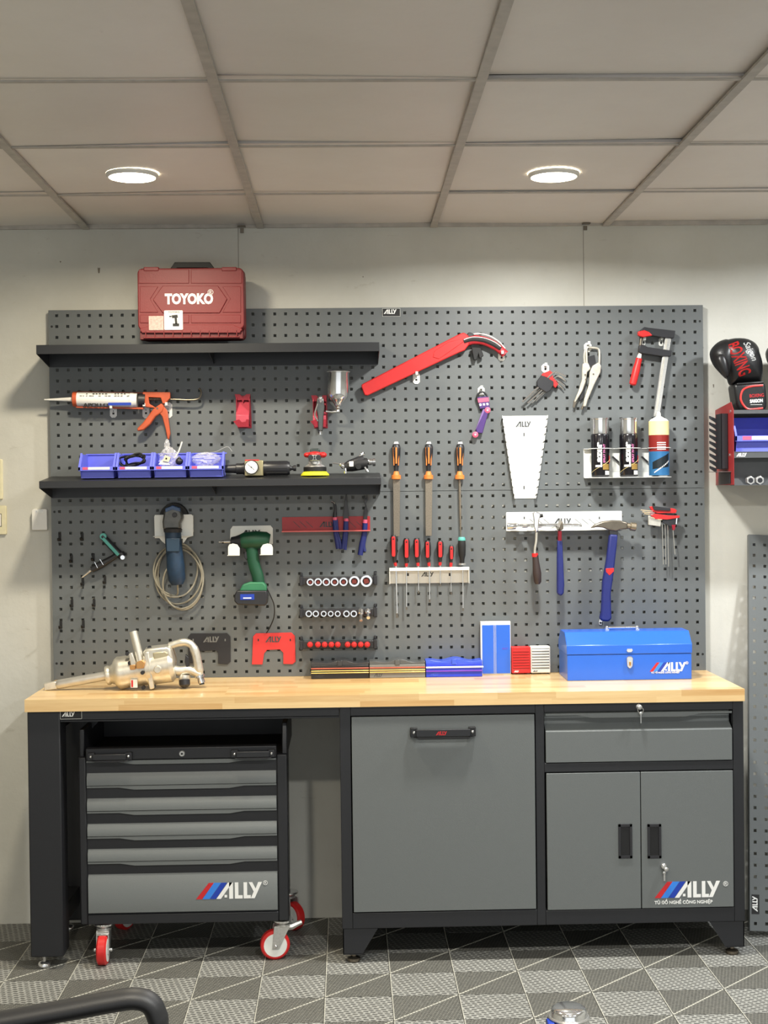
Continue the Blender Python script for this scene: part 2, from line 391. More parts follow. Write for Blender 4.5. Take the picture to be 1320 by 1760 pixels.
# ================================================================== PEGBOARDS
HP = .038
def pegsheet(m, x0, x1, z0, z1, cols, rows, hx, hz, Y, hs=.005, mt=None, tf=None, mats=pegm):
    # real square holes: a grid of faces that skips the hole cells, with hole walls 2 mm deep
    gx = [x0]; gz = [z0]
    for k in range(cols): gx += [hx+HP*k-hs, hx+HP*k+hs]
    for k in range(rows): gz += [hz+HP*k-hs, hz+HP*k+hs]
    gx.append(x1); gz.append(z1); nx, nz = len(gx), len(gz)
    vs = [(x, Y, z) for z in gz for x in gx] + [(x, Y+.002, z) for z in gz for x in gx]; K = nx*nz; fs = []
    for j in range(nz-1):
        for i in range(nx-1):
            a = j*nx+i; q = (a, a+1, a+nx+1, a+nx)
            if i % 2 and j % 2:
                for s_ in range(4): e, f_ = q[s_], q[(s_+1) % 4]; fs.append((f_, e, e+K, f_+K))
            else: fs.append(q)
    for i in range(nx-1): fs.append((i+1, i, i+K, i+1+K)); a = (nz-1)*nx+i; fs.append((a, a+1, a+1+K, a+K))
    for j in range(nz-1): a = j*nx; fs.append((a, a+nx, a+nx+K, a+K)); a += nx-1; fs.append((a+nx, a, a+K, a+nx+K))
    if tf: vs = [tf(Vector(v_)) for v_ in vs]
    m.add(vs, fs, mats); return m
PX0, PX1, PZT = -1.1495, 1.1495, 2.1555
screwm = mat('screw_dark', (20, 20, 20), .6)
for k, lb in ((0, 'wide grey steel pegboard, upper panel, carrying two black shelves, files and spray cans'),
              (1, 'wide grey steel pegboard, lower panel, just above the wooden worktop')):
    z1 = PZT-.646*k-(.0008 if k else 0); z0 = PZT-.646*(k+1)+(.0008 if not k else 0)
    t = thing('pegboard', lb, 'pegboard', (0, -.03, z0), 'wall pegboard panels')
    m = MB(); pegsheet(m, PX0, PX1, z0, z1, 60, 17, -1.121, PZT-.646*(k+1)+.019, -.03); m.build('perforated_sheet', t, smooth=20)
    m = MB(); e = .0015
    m.box(PX0, PX0+e, -.028, -.0005, z0, z1, pegm).box(PX1-e, PX1, -.028, -.0005, z0, z1, pegm).box(PX0, PX1, -.028, -.0005, z1-e, z1, pegm).box(PX0, PX1, -.028, -.0005, z0, z0+e, pegm)
    m.build('folded_edge', t)
    for sx_ in (-1, 1):
        for zz in (z1-.057, z0+.057): MB().cyl((sx_*1.1385, -.0302, zz), (sx_*1.1385, -.0295, zz), .0042, screwm).build('screw', t)
def badge(px, py, w, h, Y, rot=0, label='', nm='badge', m0=black):
    p = WP(px, py, Y); W_, H_ = U(w, Y), U(h, Y)
    t = thing('name_badge', label, 'badge', p)
    if rot:
        MB().box(p.x-H_/2, p.x+H_/2, Y, Y+.001, p.z-W_/2, p.z+W_/2, ink).build('plate', t); MB().logo(p.x+H_*.28, p.z-W_*.42, H_*.62, Y-.0003, wht, rot=pi/2).build('lettering', t)
        bb = (p.x-H_/2, p.x+H_/2, p.z-W_/2, p.z+W_/2)
    else:
        MB().box(p.x-W_/2, p.x+W_/2, Y, Y+.001, p.z-H_/2, p.z+H_/2, ink).build('plate', t); MB().logo(p.x-W_*.42, p.z-H_*.18, H_*.56, Y-.0003, wht).build('lettering', t)
        bb = (p.x-W_/2, p.x+W_/2, p.z-H_/2, p.z+H_/2)
    e = .0009; m = MB(); y0, y1 = Y-.0008, Y
    m.box(bb[0], bb[1], y0, y1, bb[2], bb[2]+e, white).box(bb[0], bb[1], y0, y1, bb[3]-e, bb[3], white).box(bb[0], bb[0]+e, y0, y1, bb[2], bb[3], white).box(bb[1]-e, bb[1], y0, y1, bb[2], bb[3], white)
    m.build('border', t); return t
badge(672.5, 537, 31, 14, -.0315, label='small black and white badge on the top edge of the grey pegboard')
# shelves -----------------------------------------------------------
def shelf(pl, pr, ptop, pbot, prear, label):
    # pl, pr front corner pixels; the plate drops a little towards its front lip
    YF = -.235; a = WP(pl, ptop, YF); b = WP(pr, ptop, YF); x0, x1 = a.x, b.x; zt = (a.z+b.z)/2; lip = U(pbot-ptop, YF)
    zr = zt+.019; zbr = WP((pl+pr)/2, prear, -.03).z
    t = thing('wall_shelf', label, 'shelf', ((x0+x1)/2, -.03, zbr), 'black pegboard shelves')
    MB().prismx([(YF, zt), (-.032, zr), (-.032, zr-.002), (YF+.002, zt-.002), (YF+.002, zt-lip), (YF, zt-lip)], x0, x1, shelfblk).build('shelf_plate', t, bevel=.0006)
    for k, xx in enumerate((x0, x1-.002)):
        MB().prismx([(YF+.002, zt-.002), (-.032, zr-.002), (-.032, zbr), (YF+.002, zt-lip)], xx, xx+.002, shelfblk).build('side_bracket', t)
    MB().prismx([(YF+.004, zt-.003), (-.032, zr-.003), (-.032, zbr+.006), (YF+.004, zt-lip+.002)], (x0+x1)/2-.001, (x0+x1)/2+.001, shelfblk).build('middle_bracket', t)
    MB().box(x0+.002, x1-.002, -.035, -.032, zbr, zr-.004, shelfblk).build('back_rail', t)
    return t, x0, x1, zt, zr
sh1 = shelf(62, 652, 590.5, 606, 629, 'long black steel wall shelf under the red tool case')
sh2 = shelf(67, 655, 824, 836, 853, 'long black steel wall shelf carrying the blue bins')
def shz(s, y): return s[3]+(s[4]-s[3])*(y+.235)/.203        # top of the sloping plate at depth y
# ---- second pegboard leaning at the right
pA = FP(1291, 1612); A = Vector((pA.x-.004, pA.y, .024)); H = 1.372; XT = WP(1287, 935, -.02).x
ztop = WP(1288, 930, -.02).z; tilt = math.atan2(-.02-pA.y, ztop)
H = ztop/cos(tilt)
SK = (XT-A.x)/H
def lean(v_): return Vector((A.x+v_.x+v_.z*SK, A.y+(v_.z)*sin(tilt)+v_.y*cos(tilt), A.z+v_.z*cos(tilt)-v_.y*sin(tilt)-v_.x*SK*.8))
t = thing('pegboard', 'grey pegboard panel standing on end, leaning on the wall beside the bench', 'pegboard', A)
rows = int((H-.02)/HP); m = MB(); pegsheet(m, 0, .646, 0, H, 17, rows, .019, .024, 0, tf=lean); m.build('perforated_sheet', t, smooth=20)
m = MB(); 
def lbox(m, x0, x1, y0, y1, z0, z1, mm):
    k = MB(); k.box(x0, x1, y0, y1, z0, z1, mm); m.add([lean(q) for q in k.v], k.f, mm)
for a_ in ((0, .0015, .002, .02, 0, H), (.6445, .646, .002, .02, 0, H), (0, .646, .002, .02, 0, .0015), (0, .646, .002, .02, H-.0015, H)): lbox(m, *a_, pegm)
m.build('folded_edge', t)
m = MB(); lbox(m, .006, .032, -.0012, 0, .055, .118, ink); m.build('badge_plate', t, label='black badge plate turned on its side')
k = MB().logo(.026, .062, .018, -.0012, wht, rot=pi/2); m = MB(); m.add([lean(q) for q in k.v], k.f, wht); m.build('lettering', t)
# ---- wall switches
for (x0, x1, y0, y1, lb) in ((-34, 10.5, 869, 919.5, 'cream wall switch plate cut by the picture edge, lower of the two'), (-34, 3.5, 789, 859, 'cream wall box cut by the picture edge, upper of the two')):
    a = WP(x0, y1, -.01); b = WP(x1, y0, -.01); t = thing('wall_switch', lb, 'switch', (a.x, 0, a.z))
    MB().prism(rrect(a.x, b.x, a.z, b.z, .004), -.010, 0, cream, .97).build('plate', t, bevel=.001)
    MB().box(a.x+.02, b.x-.018, -.014, -.0095, a.z+.03, b.z-.03, whitep).build('rocker', t, bevel=.001)
    if y0 > 800: MB().box(a.x+.018, b.x-.0165, -.0106, -.0098, a.z+.028, b.z-.028, ink).build('rocker_gap', t)
a = WP(54.5, 912, -.02); b = WP(81, 874, -.02)
t = thing('wall_sensor', 'small white plastic box with cut corners fixed to the wall beside the pegboard', 'sensor', (a.x, 0, a.z))
c_ = .006; MB().prism([(a.x, a.z), (b.x, a.z), (b.x, b.z-c_/2), (b.x-c_, b.z), (a.x+c_, b.z), (a.x, b.z-c_)], -.022, 0, whitep, .96).build('housing', t, bevel=.0015)
MB().box(a.x+.016, b.x-.012, -.0235, -.0215, b.z-.014, b.z-.005, white).build('bracket', t)
MB().cyl((a.x+.018, -.024, b.z-.010), (a.x+.018, -.022, b.z-.010), .003, steel).cyl((b.x-.016, -.024, b.z-.008), (b.x-.016, -.022, b.z-.008), .002, steel).build('screw', t)
# ================================================================== WORKTOP, BENCH, CABINETS
ZB = .8631; TH = .039; WX0, WX1, WY0 = -1.1425, 1.1512, -.514
woodm, nt, b = nodes_mat('rubberwood_stave')
oi = nt.nodes.new('ShaderNodeObjectInfo'); g = nt.nodes.new('ShaderNodeNewGeometry')
ad = nt.nodes.new('ShaderNodeVectorMath'); ad.operation = 'MULTIPLY_ADD'; ad.inputs[1].default_value = (3, 34, 60)
cx = nt.nodes.new('ShaderNodeCombineXYZ'); mm_ = nt.nodes.new('ShaderNodeMath'); mm_.operation = 'MULTIPLY'; mm_.inputs[1].default_value = 57
nt.links.new(oi.outputs['Random'], mm_.inputs[0])
for k in range(3): nt.links.new(mm_.outputs[0], cx.inputs[k])
nt.links.new(g.outputs['Position'], ad.inputs[0]); nt.links.new(cx.outputs[0], ad.inputs[2])
gr = noise(nt, ad.outputs[0], 1.6, 7, .62); gr2 = noise(nt, ad.outputs[0], .5, 2)
c = mixc(nt, ramp(nt, gr, .36, .68), rgb((232, 198, 140)), rgb((208, 162, 100)))
rr = nt.nodes.new('ShaderNodeValToRGB'); rr.color_ramp.elements[0].color = rgb((206, 158, 98)); rr.color_ramp.elements[1].color = rgb((244, 214, 160))
rr.color_ramp.elements[0].position = 0; rr.color_ramp.elements[1].position = .6
nt.links.new(oi.outputs['Random'], rr.inputs[0]); c = mixc(nt, .5, c, rr.outputs[0])
c = mixc(nt, ramp(nt, gr2, .72, .80), c, rgb((150, 98, 50)))
nt.links.new(c, b.inputs['Base Color']); b.inputs['Roughness'].default_value = .28; b.inputs['Coat Weight'].default_value = .35; b.inputs['Coat Roughness'].default_value = .18
random.seed(11)
wt = thing('worktop', 'long pale wooden butcher block worktop spanning both cabinets', 'worktop', (0, WY0/2, ZB-TH))
def stave(x0, x1, y0, y1, z0, z1, bv=0):
    MB().box(x0, x1, y0, y1, z0, z1, woodm).build('stave', wt, bevel=bv, seg=2)
rowsn = 11; rw = (abs(WY0)-.002)/rowsn
for r_ in range(rowsn):
    y0 = WY0+rw*r_; y1 = y0+rw
    for lay in ((0, 1) if r_ == 0 else (2,)):
        z0, z1 = {0: (ZB-TH, ZB-TH*.52), 1: (ZB-TH*.52, ZB), 2: (ZB-TH, ZB)}[lay]
        x = WX0; 
        while x < WX1-.001:
            L = random.uniform(.16, .46); x1 = x+L
            if WX1-x1 < .1: x1 = WX1
            stave(x, x1, y0, y1, z0, z1); x = x1
ZU = ZB-TH   # underside
# ---- left bench frame
bf = thing('bench_frame', 'black steel bench leg frame with an apron under the wooden top', 'workbench', (-.65, -.26, 0))
LX0, LX1 = -1.138, -1.034
for (y0, y1) in ((-.500, -.405), (-.11, -.02)):
    MB().box(LX0, LX1, y0, y1, .040, ZU, black).build('leg', bf, bevel=.004)
    xc = LX0+.036; yc = (y0+y1)/2-.015
    MB().lathe((xc, yc, 0), (xc, yc, .041), [(0, .017), (.05, .020), (.28, .020), (.4, .016), (.45, .006), (1, .006)], chrome, 24).build('levelling_foot', bf)
MB().box(LX0+.02, LX1-.02, -.405, -.11, .10, .16, black).build('side_rail', bf, bevel=.002)
MB().box(LX0+.02, LX1-.02, -.405, -.11, ZU-.08, ZU, black).build('side_rail', bf, bevel=.002)
MB().box(LX1, -.149, -.497, -.470, ZU-.032, ZU-.0005, black).box(LX1, -.149, -.497, -.495, ZU-.036, ZU-.028, black).build('apron', bf, bevel=.001)
MB().box(LX1, -.149, -.05, -.02, ZU-.06, ZU-.0005, black).build('apron', bf, bevel=.001)
MB().prism([(LX1, ZU-.0), (-.92, ZU-.038), (-.98, ZU-.10), (LX1, ZU-.15)], -.30, -.297, black).build('gusset', bf)
badge(122, 1229, 37, 14, -.499, label='small black and white badge on the bench apron beside the leg')
# ---- big cabinet
cb = thing('tool_cabinet', 'wide black framed cabinet with grey tip-out door, drawer and two grey doors', 'cabinet', (.5, -.27, 0))
CX0, CX1, CZ0, CZ1, CY = -.147, 1.150, .112, ZU-.0005, -.500
m = MB(); 
m.box(CX0, CX0+.002, CY+.002, -.03, CZ0, CZ1, black).box(CX1-.002, CX1, CY+.002, -.03, CZ0, CZ1, black).box(CX0, CX1, -.032, -.03, CZ0, CZ1, black).box(CX0, CX1, CY+.004, -.03, CZ0, CZ0+.002, black).box(CX0, CX1, CY+.02, -.03, CZ1-.003, CZ1-.001, black).box(.478, .508, CY+.02, -.03, CZ0, CZ1, black)
m.build('carcass', cb)
fr = lambda *a: MB().box(*a, black).build('frame_rail', cb, bevel=.0015)
fr(CX0, -.113, CY, CY+.03, CZ0, CZ1); fr(.479, .507, CY, CY+.03, CZ0, CZ1); fr(1.116, CX1, CY, CY+.03, CZ0, CZ1)
fr(-.113, .479, CY, CY+.03, .7935, CZ1); fr(.507, 1.116, CY, CY+.03, .7955, CZ1)
fr(-.113, .479, CY, CY+.03, CZ0, .162); fr(.507, 1.116, CY, CY+.03, CZ0, .158); fr(.507, 1.116, CY, CY+.03, .603, .632)
DF = CY-.003
# tip-out door
d = MB().box(-.1095, .4755, DF, CY+.016, .1655, .7905, grey).build('tip_out_door', cb, bevel=.0012)
def handle(xa, xb, zc, h, Y, par, ally=None):
    m = MB()
    for x0, x1 in ((xa, xa+.022), (xb-.022, xb)): m.box(x0, x1, Y-.016, Y, zc-h/2, zc+h/2, dark)
    m.box(xa+.018, xb-.018, Y-.026, Y-.019, zc-h*.42, zc+h*.34, black)
    m.prism([(xa+.01, zc-h*.5), (xb-.01, zc-h*.5), (xb-.026, zc-h*.72), (xa+.026, zc-h*.72)], Y-.024, Y-.006, dark)
    hh = m.build('handle', par, bevel=.0015)
    if par.parent is None:
        for x in (xa+.011, xb-.011): MB().ball((x, Y-.017, zc), .005, chrome, 12, 8).build('screw', hh)
        if ally: MB().logo((xa+xb)/2-.024, zc-h*.26, h*.42, Y-.0262, redink).build('lettering', hh)
    else:
        m = MB()
    return hh
p0 = WP(705, 1258, DF); p1 = WP(817, 1258, DF)
hn = handle(p0.x, p1.x, p0.z, .030, DF, cb, ally=True)
def scoop_drawer(x0, x1, z0, z1, par, lip=.020, rec=.030, slope=.020, name='drawer', Yf=None, dep=.03, rd=.0155):
    Yf = DF if Yf is None else Yf; w = x1-x0
    m = MB()
    zt = z1; a = lip*.45
    m.prism([(x0, zt), (x0, zt-a), (x0+w*.17, zt-a), (x0+w*.25, zt-lip), (x1-w*.25, zt-lip), (x1-w*.17, zt-a), (x1, zt-a), (x1, zt)], Yf+.001, Yf+.006, grey)
    zr = z1-lip-rec
    m.prismx([(Yf, zr-slope), (Yf+rd, zr+.003), (Yf+rd, z1-.001), (Yf+dep, z1-.001), (Yf+dep, z0), (Yf, z0)], x0, x1, grey)
    return m.build(name, par, bevel=.0008)
scoop_drawer(.5115, 1.1125, .6345, .7915, cb, .016, .024, .018, dep=.05, rd=.036)
for x0, x1 in ((.5125, .8135), (.8165, 1.1135)):
    d = MB().box(x0, x1, DF, CY+.016, .1605, .5995, grey).build('door', cb, bevel=.0012)
for px0, px1 in ((1063, 1086), (1113, 1136)):
    a = WP(px0, 1475, DF); b_ = WP(px1, 1416, DF); z0, z1 = a.z, b_.z; x0, x1 = a.x, b_.x; i = .0075; dark = mat('handle_frame', (36, 36, 40), .4)
    m = MB(); m.box(x0, x0+i, DF-.004, DF, z0, z1, dark).box(x1-i, x1, DF-.004, DF, z0, z1, dark).box(x0, x1, DF-.004, DF, z0, z0+i*1.1, dark).box(x0, x1, DF-.004, DF, z1-i*1.1, z1, dark)
    m.box(x0+i, x1-i, DF-.0008, DF-.0002, z0+i, z1-i, ink)
    m.prism([(x0+i, z0+i), (x1-i, z0+i), (x1-i*1.4, z1-i), (x0+i, z1-i)][:4], DF-.0016, DF-.0006, mat('handle_well', (12, 12, 14), .5))
    m.build('recessed_handle', cb, bevel=.001)
def lock(px, py, Y, par, key=True, nm='lock'):
    p = WP(px, py, Y); m = MB().cyl((p.x, Y-.006, p.z), (p.x, Y, p.z), .0085, chrome, .0095).box(p.x-.001, p.x+.001, Y-.0066, Y-.006, p.z-.005, p.z+.005, ink)
    m.build(nm, par)
    return p
p = lock(1097, 1214, CY, cb)
k = thing('key_ring', 'two chrome keys hanging from the lock above the drawer', 'keys', (p.x, CY-.02, p.z-.05))
MB().tube([(p.x+.004+.009*cos(a*pi/9), CY-.016, p.z-.010+.009*sin(a*pi/9)) for a in range(18)], .0011, chrome, 6, closed=True).build('ring', k)
MB().cyl((p.x, CY-.02, p.z), (p.x, CY-.006, p.z), .005, chrome).ball((p.x+.001, CY-.021, p.z), .0075, steel, sy=.0025).build('key_head', k)
MB().box(p.x+.003, p.x+.0065, CY-.017, CY-.0155, p.z-.052, p.z-.022, chrome).ball((p.x+.005, CY-.0165, p.z-.020), .0052, chrome, sy=.0015).build('key', k)
p = lock(1140, 1488, DF, cb)
k = thing('key_ring', 'chrome keys hanging from the lock of the cabinet door', 'keys', (p.x, DF-.02, p.z-.05))
MB().ball((p.x-.001, DF-.012, p.z+.002), .0095, chrome, sy=.006).build('key_head', k)
MB().ball((p.x+.006, DF-.016, p.z-.008), .0075, steel, sy=.004).build('key_head', k)
MB().box(p.x-.0015, p.x+.0035, DF-.011, DF-.0095, p.z-.046, p.z-.018, chrome).ball((p.x+.001, DF-.0105, p.z-.020), .005, chrome, sy=.0015).build('key', k)
q = WP(1137, 1545, DF); MB().logo(q.x+.046-.003, q.z+.003, .052, DF-.0002, wht, stripes=True).text('®', WP(1246, 1520, DF).x-.006, WP(1246, 1523, DF).z, DF-.0002, .022, wht).build('lettering', cb)
q = WP(1125, 1554, DF); MB().text('TỦ ĐỒ NGHỀ CÔNG NGHIỆP', q.x, q.z, DF-.0002, .0142, wht, bold=.025, sx=.98).build('lettering', cb)
q = WP(1100, 1590, CY)
for sx_, xa in ((1, CX0+.002), (-1, CX1-.002)):
    for y0 in (CY+.003, -.08):
        MB().prism([(xa, CZ0-.001), (xa+sx_*.112, CZ0-.001), (xa+sx_*.062, .030), (xa, .030)], y0, y0+.003, black).prismx([(y0, CZ0-.001), (y0+.05 if y0 < -.3 else y0-.0, CZ0-.001), (y0+.03 if y0 < -.3 else y0, .03), (y0, .03)], xa if sx_ > 0 else xa-.003, xa+.003 if sx_ > 0 else xa, black).box(min(xa, xa+sx_*.06), max(xa, xa+sx_*.06), y0, y0+.045, .028, .031, black).build('foot_bracket', cb)
        xc = xa+sx_*.034
        MB().lathe((xc, y0+.024, 0), (xc, y0+.024, .029), [(0, .018), (.1, .021), (.4, .021), (.6, .008), (1, .008)], oldsteel, 20).build('levelling_foot', cb)
MB().box(CX0+.12, CX1-.12, -.05, -.045, .03, CZ0, black).build('rear_skirt', cb)
# ---- rolling drawer cabinet
CT = thing('rolling_tool_cabinet', 'black rolling cabinet with five grey drawers on red casters under the bench', 'tool cabinet', (-.65, -.27, 0))
RX0, RX1, RY, RZ0, RZ1 = -.985, -.318, -.462, .131, .699
MB().box(RX0+.012, RX1-.012, RY+.004, -.06, RZ0, RZ1-.035, black).build('body', CT, bevel=.003)
for x0, x1 in ((RX0, -.9615), (-.3515, RX1)):
    MB().box(x0, x1, RY-.004, RY+.05, RZ0, RZ1-.03, black).build('front_post', CT, bevel=.004)
MB().box(-.9615, -.3515, RY-.004, RY+.03, RZ0, .162, black).build('front_rail', CT, bevel=.002)
MB().box(-.9615, -.3515, RY-.004, RY+.03, .659, .697, black).build('handle_rail', CT, bevel=.003)
m = MB().box(RX0, -.99+.02, RY+.02, -.06, RZ1-.04, .755, black).box(RX1-.016, RX1, RY+.02, -.06, RZ1-.04, .768, black).box(RX0, RX1, -.07, -.06, RZ1-.04, .768, black)
m.prismx([(RY+.0, RZ1-.03), (RY+.0, RZ1+.002), (RY+.02, .768), (RY+.03, .768), (RY+.03, RZ1-.03)], RX1-.016, RX1, black)
m.build('top_tray', CT, bevel=.003)
MB().box(RX0+.014, RX1-.014, RY+.01, -.07, RZ1-.036, RZ1-.031, rubber).build('tray_mat', CT)
for a0, a1 in ((152, 228), (398, 473)):
    xa, xb, zz = WP(a0, 1298, RY).x, WP(a1, 1298, RY).x, WP(a0, 1299 if a0 < 300 else 1294, RY).z
    h = handle(xa, xb, zz, .024, RY-.004, CT)
p = WP(313, 1295, RY-.004); MB().cyl((p.x, RY-.010, p.z), (p.x, RY-.003, p.z), .0085, steel, .010).ball((p.x, RY-.009, p.z), .004, ink, sy=.0025).build('lock', CT)
dx0, dx1 = -.9595, -.3535
zt = .6572
for k in range(5):
    hh = .0798 if k < 4 else .1635
    scoop_drawer(dx0, dx1, zt-hh, zt, CT, .013, .024, .016, Yf=RY-.006, dep=.02); zt -= hh+.0016
q = WP(372, 1545, RY-.006); YL = RY-.0062
MB().logo(q.x, q.z, .052, YL, wht, stripes=True).text('®', q.x+.150, q.z+.042, YL, .020, wht).build('lettering', CT)
def caster(x, y, ang, nm, wheel_side):
    R = .0475; c = Vector((x, y, 0)); dv = Vector((sin(ang), cos(ang), 0)); ax = Vector((cos(ang), -sin(ang), 0)); wc = c+dv*.026+Vector((0, 0, R))
    m = MB(); m.lathe(c+Vector((0, 0, .112)), c+Vector((0, 0, .128)), [(0, .020), (.6, .024), (.61, .034), (1, .034)], chrome, 20)
    for s_ in (-1, 1):
        o = ax*(.0185*s_); A_ = c+o+Vector((0, 0, .110))
        a1 = A_-dv*.022; a2 = A_+dv*.030; b1 = wc+o+dv*.011-Vector((0, 0, .011)); b2 = wc+o-dv*.011-Vector((0, 0, .011)); t_ = ax*.002
        m.add([a1-t_, a2-t_, b1-t_, b2-t_, a1+t_, a2+t_, b1+t_, b2+t_], [(0,1,2,3),(7,6,5,4),(0,4,5,1),(1,5,6,2),(2,6,7,3),(3,7,4,0)], steel)
    m.lathe(c+Vector((0, 0, .106)), c+Vector((0, 0, .113)), [(0, .024), (1, .024)], steel, 20)
    pl = m.build('caster_fork', CT, bevel=.0006)
    W_ = .0155
    w = MB().lathe(wc-ax*W_, wc+ax*W_, [(0, R-.010), (0, R-.005), (.15, R), (.85, R), (1, R-.005), (1, R-.010)], brightred, 36).build('wheel_tread', pl)
    MB().lathe(wc-ax*(W_+.0006), wc+ax*(W_+.0006), [(0, .003), (0, R-.016), (.0, R-.010), (1, R-.010), (1, .003)], white, 32).build('wheel_hub', pl, label='white plastic wheel hub')
    MB().cyl(wc-ax*.026, wc+ax*.026, .0045, chrome).ball(wc-ax*.026, .006, chrome, 10, 8).ball(wc+ax*.026, .006, chrome, 10, 8).build('axle', pl)
    b0 = c+dv*(-.03)+Vector((0, 0, .098)); 
    if wheel_side: 
        e = c+dv*(-.050)+Vector((0, 0, .110)); MB().tube([c+Vector((0, 0, .10)), b0+Vector((0, 0, .004)), e, e-dv*.012+Vector((0, 0, .004))], [.012, .012, .009, .008], steel, 8).build('brake_pedal', pl)
    else: 
        MB().box(x-.021, x+.021, y-.034, y-.02, .094, .101, chrome).box(x-.019, x+.019, y-.03, y+.01, .098, .108, steel).build('brake_pedal', pl, bevel=.0015)
caster(-.916, -.432, pi, 'c', False)
caster(-.340, -.430, -pi/2-.15, 'c', True)
caster(-.916, -.11, .5, 'c', False)
caster(-.335, -.11, 2.4, 'c', True)
# ================================================================== ON THE UPPER SHELF: POWER TOOL CASE
B = -.0305      # just proud of the pegboard face
def T(px, py, Y, name, label, cat, group=None): return thing(name, label, cat, WP(px, py, Y), group)
YC = -.20; a = WP(236, 583, YC); b_ = WP(419.5, 459, YC)
x0, x1, z0, z1 = a.x, b_.x, a.z, b_.z
t = T(327, 583, -.14, 'power_tool_case', 'closed dark red plastic power tool case with white lettering standing on the top shelf', 'tool case')
zb = shz(sh1, -.14)+.0005; z0 = max(z0, zb-.004)
MB().prism(rrect(x0+.003, x1-.003, z0+.004, z1-.002, .018, 6), -.142, -.078, casedk).build('back_shell', t, bevel=.004)
def PXC(px, py): q = WP(px, py, YC); return (q.x, q.z)
lidp = rrect(x0, x1, z0+.030, z1, .018, 6)
MB().prism(lidp, YC+.004, -.140, casered, .985).build('front_shell', t, bevel=.003)
m = MB(); 
m.prism([PXC(*q) for q in ((262, 515), (279, 491), (375, 491), (391, 514), (378, 538), (279, 538))], YC, YC+.006, casered, .985)
m.prism([PXC(*q) for q in ((240, 565), (266, 558), (400, 558), (416, 565), (412, 572), (244, 572))], YC+.001, YC+.006, casered)
for q in (((238, 463), (325, 463), (325, 487), (238, 487)), ((328, 463), (416, 463), (416, 487), (328, 487)), ((240, 492), (272, 492), (258, 514), (272, 537), (240, 537)), ((382, 492), (414, 492), (414, 537), (382, 537), (396, 514)), ((240, 541), (325, 541), (325, 555), (240, 555)), ((328, 541), (414, 541), (414, 555), (328, 555))):
    m.prism([PXC(*k) for k in q], YC+.0015, YC+.006, casered, .99)
m.build('raised_panel', t, bevel=.0012)
m = MB(); m.box(x0+.008, x1-.008, -.19, -.145, z0, z0+.026, casedk)
for k in range(11):
    xx = x0+.028+k*(x1-x0-.056)/10; m.box(xx-.0015, xx+.0015, -.199, -.188, z0+.004, z0+.028, casered)
m.box(x0+.02, x1-.02, -.199, -.188, z0+.003, z0+.007, casered).box(x0+.01, x1-.01, -.198, -.188, z0+.026, z0+.031, casered); m.build('hinge_ribs', t, bevel=.0008)
for q0 in (247, 381): 
    a, c = PXC(q0, 466); MB().box(a, a+.050, YC-.001, YC+.03, c, c+.014, casered).build('latch', t, bevel=.002)
hp = [PXC(*q) for q in ((289, 461), (298, 447.5), (359, 447.5), (369, 461), (360, 461), (354, 457.5), (303, 457.5), (298, 461))]
MB().prism(hp, -.165, -.145, rubber).build('handle', t, bevel=.002)
q = PXC(284, 522); MB().text('TOYOKO', q[0], q[1], YC-.0002, .0465, wht, bold=.05, sx=.80).text('®', PXC(357, 507)[0], PXC(357, 507)[1], YC-.0002, .026, wht).build('lettering', t)
a = PXC(282.5, 567); c = PXC(314, 533.5); MB().prism(rrect(a[0], c[0], a[1], c[1], .003), YC-.0012, YC+.002, lab).build('sticker', t, label='white sticker printed with a cordless drill')
m = MB(); m.text('TOYOKO', a[0]+.014, c[1]-.009, YC-.0014, .009, ink)
for r_ in (((295, 542), (305, 541), (306, 546), (296, 547)), ((300, 546), (304, 546), (305, 557), (301, 557)), ((297, 556), (308, 556), (308, 561), (297, 561)), ((291, 543), (295, 543), (295, 545), (291, 545))):
    m.prism([PXC(*k) for k in r_], YC-.0018, YC-.0012, ink)
m.build('print', t)
a = PXC(256, 567.5); c = PXC(281, 543); MB().prism([(a[0], a[1]), (c[0], a[1]), (c[0], c[1]), (a[0], c[1])], YC-.0008, YC+.002, mat('faded_pink_label', (206, 168, 160), .6, var=.3, nscale=150)).build('sticker', t, label='faded label with worn print')
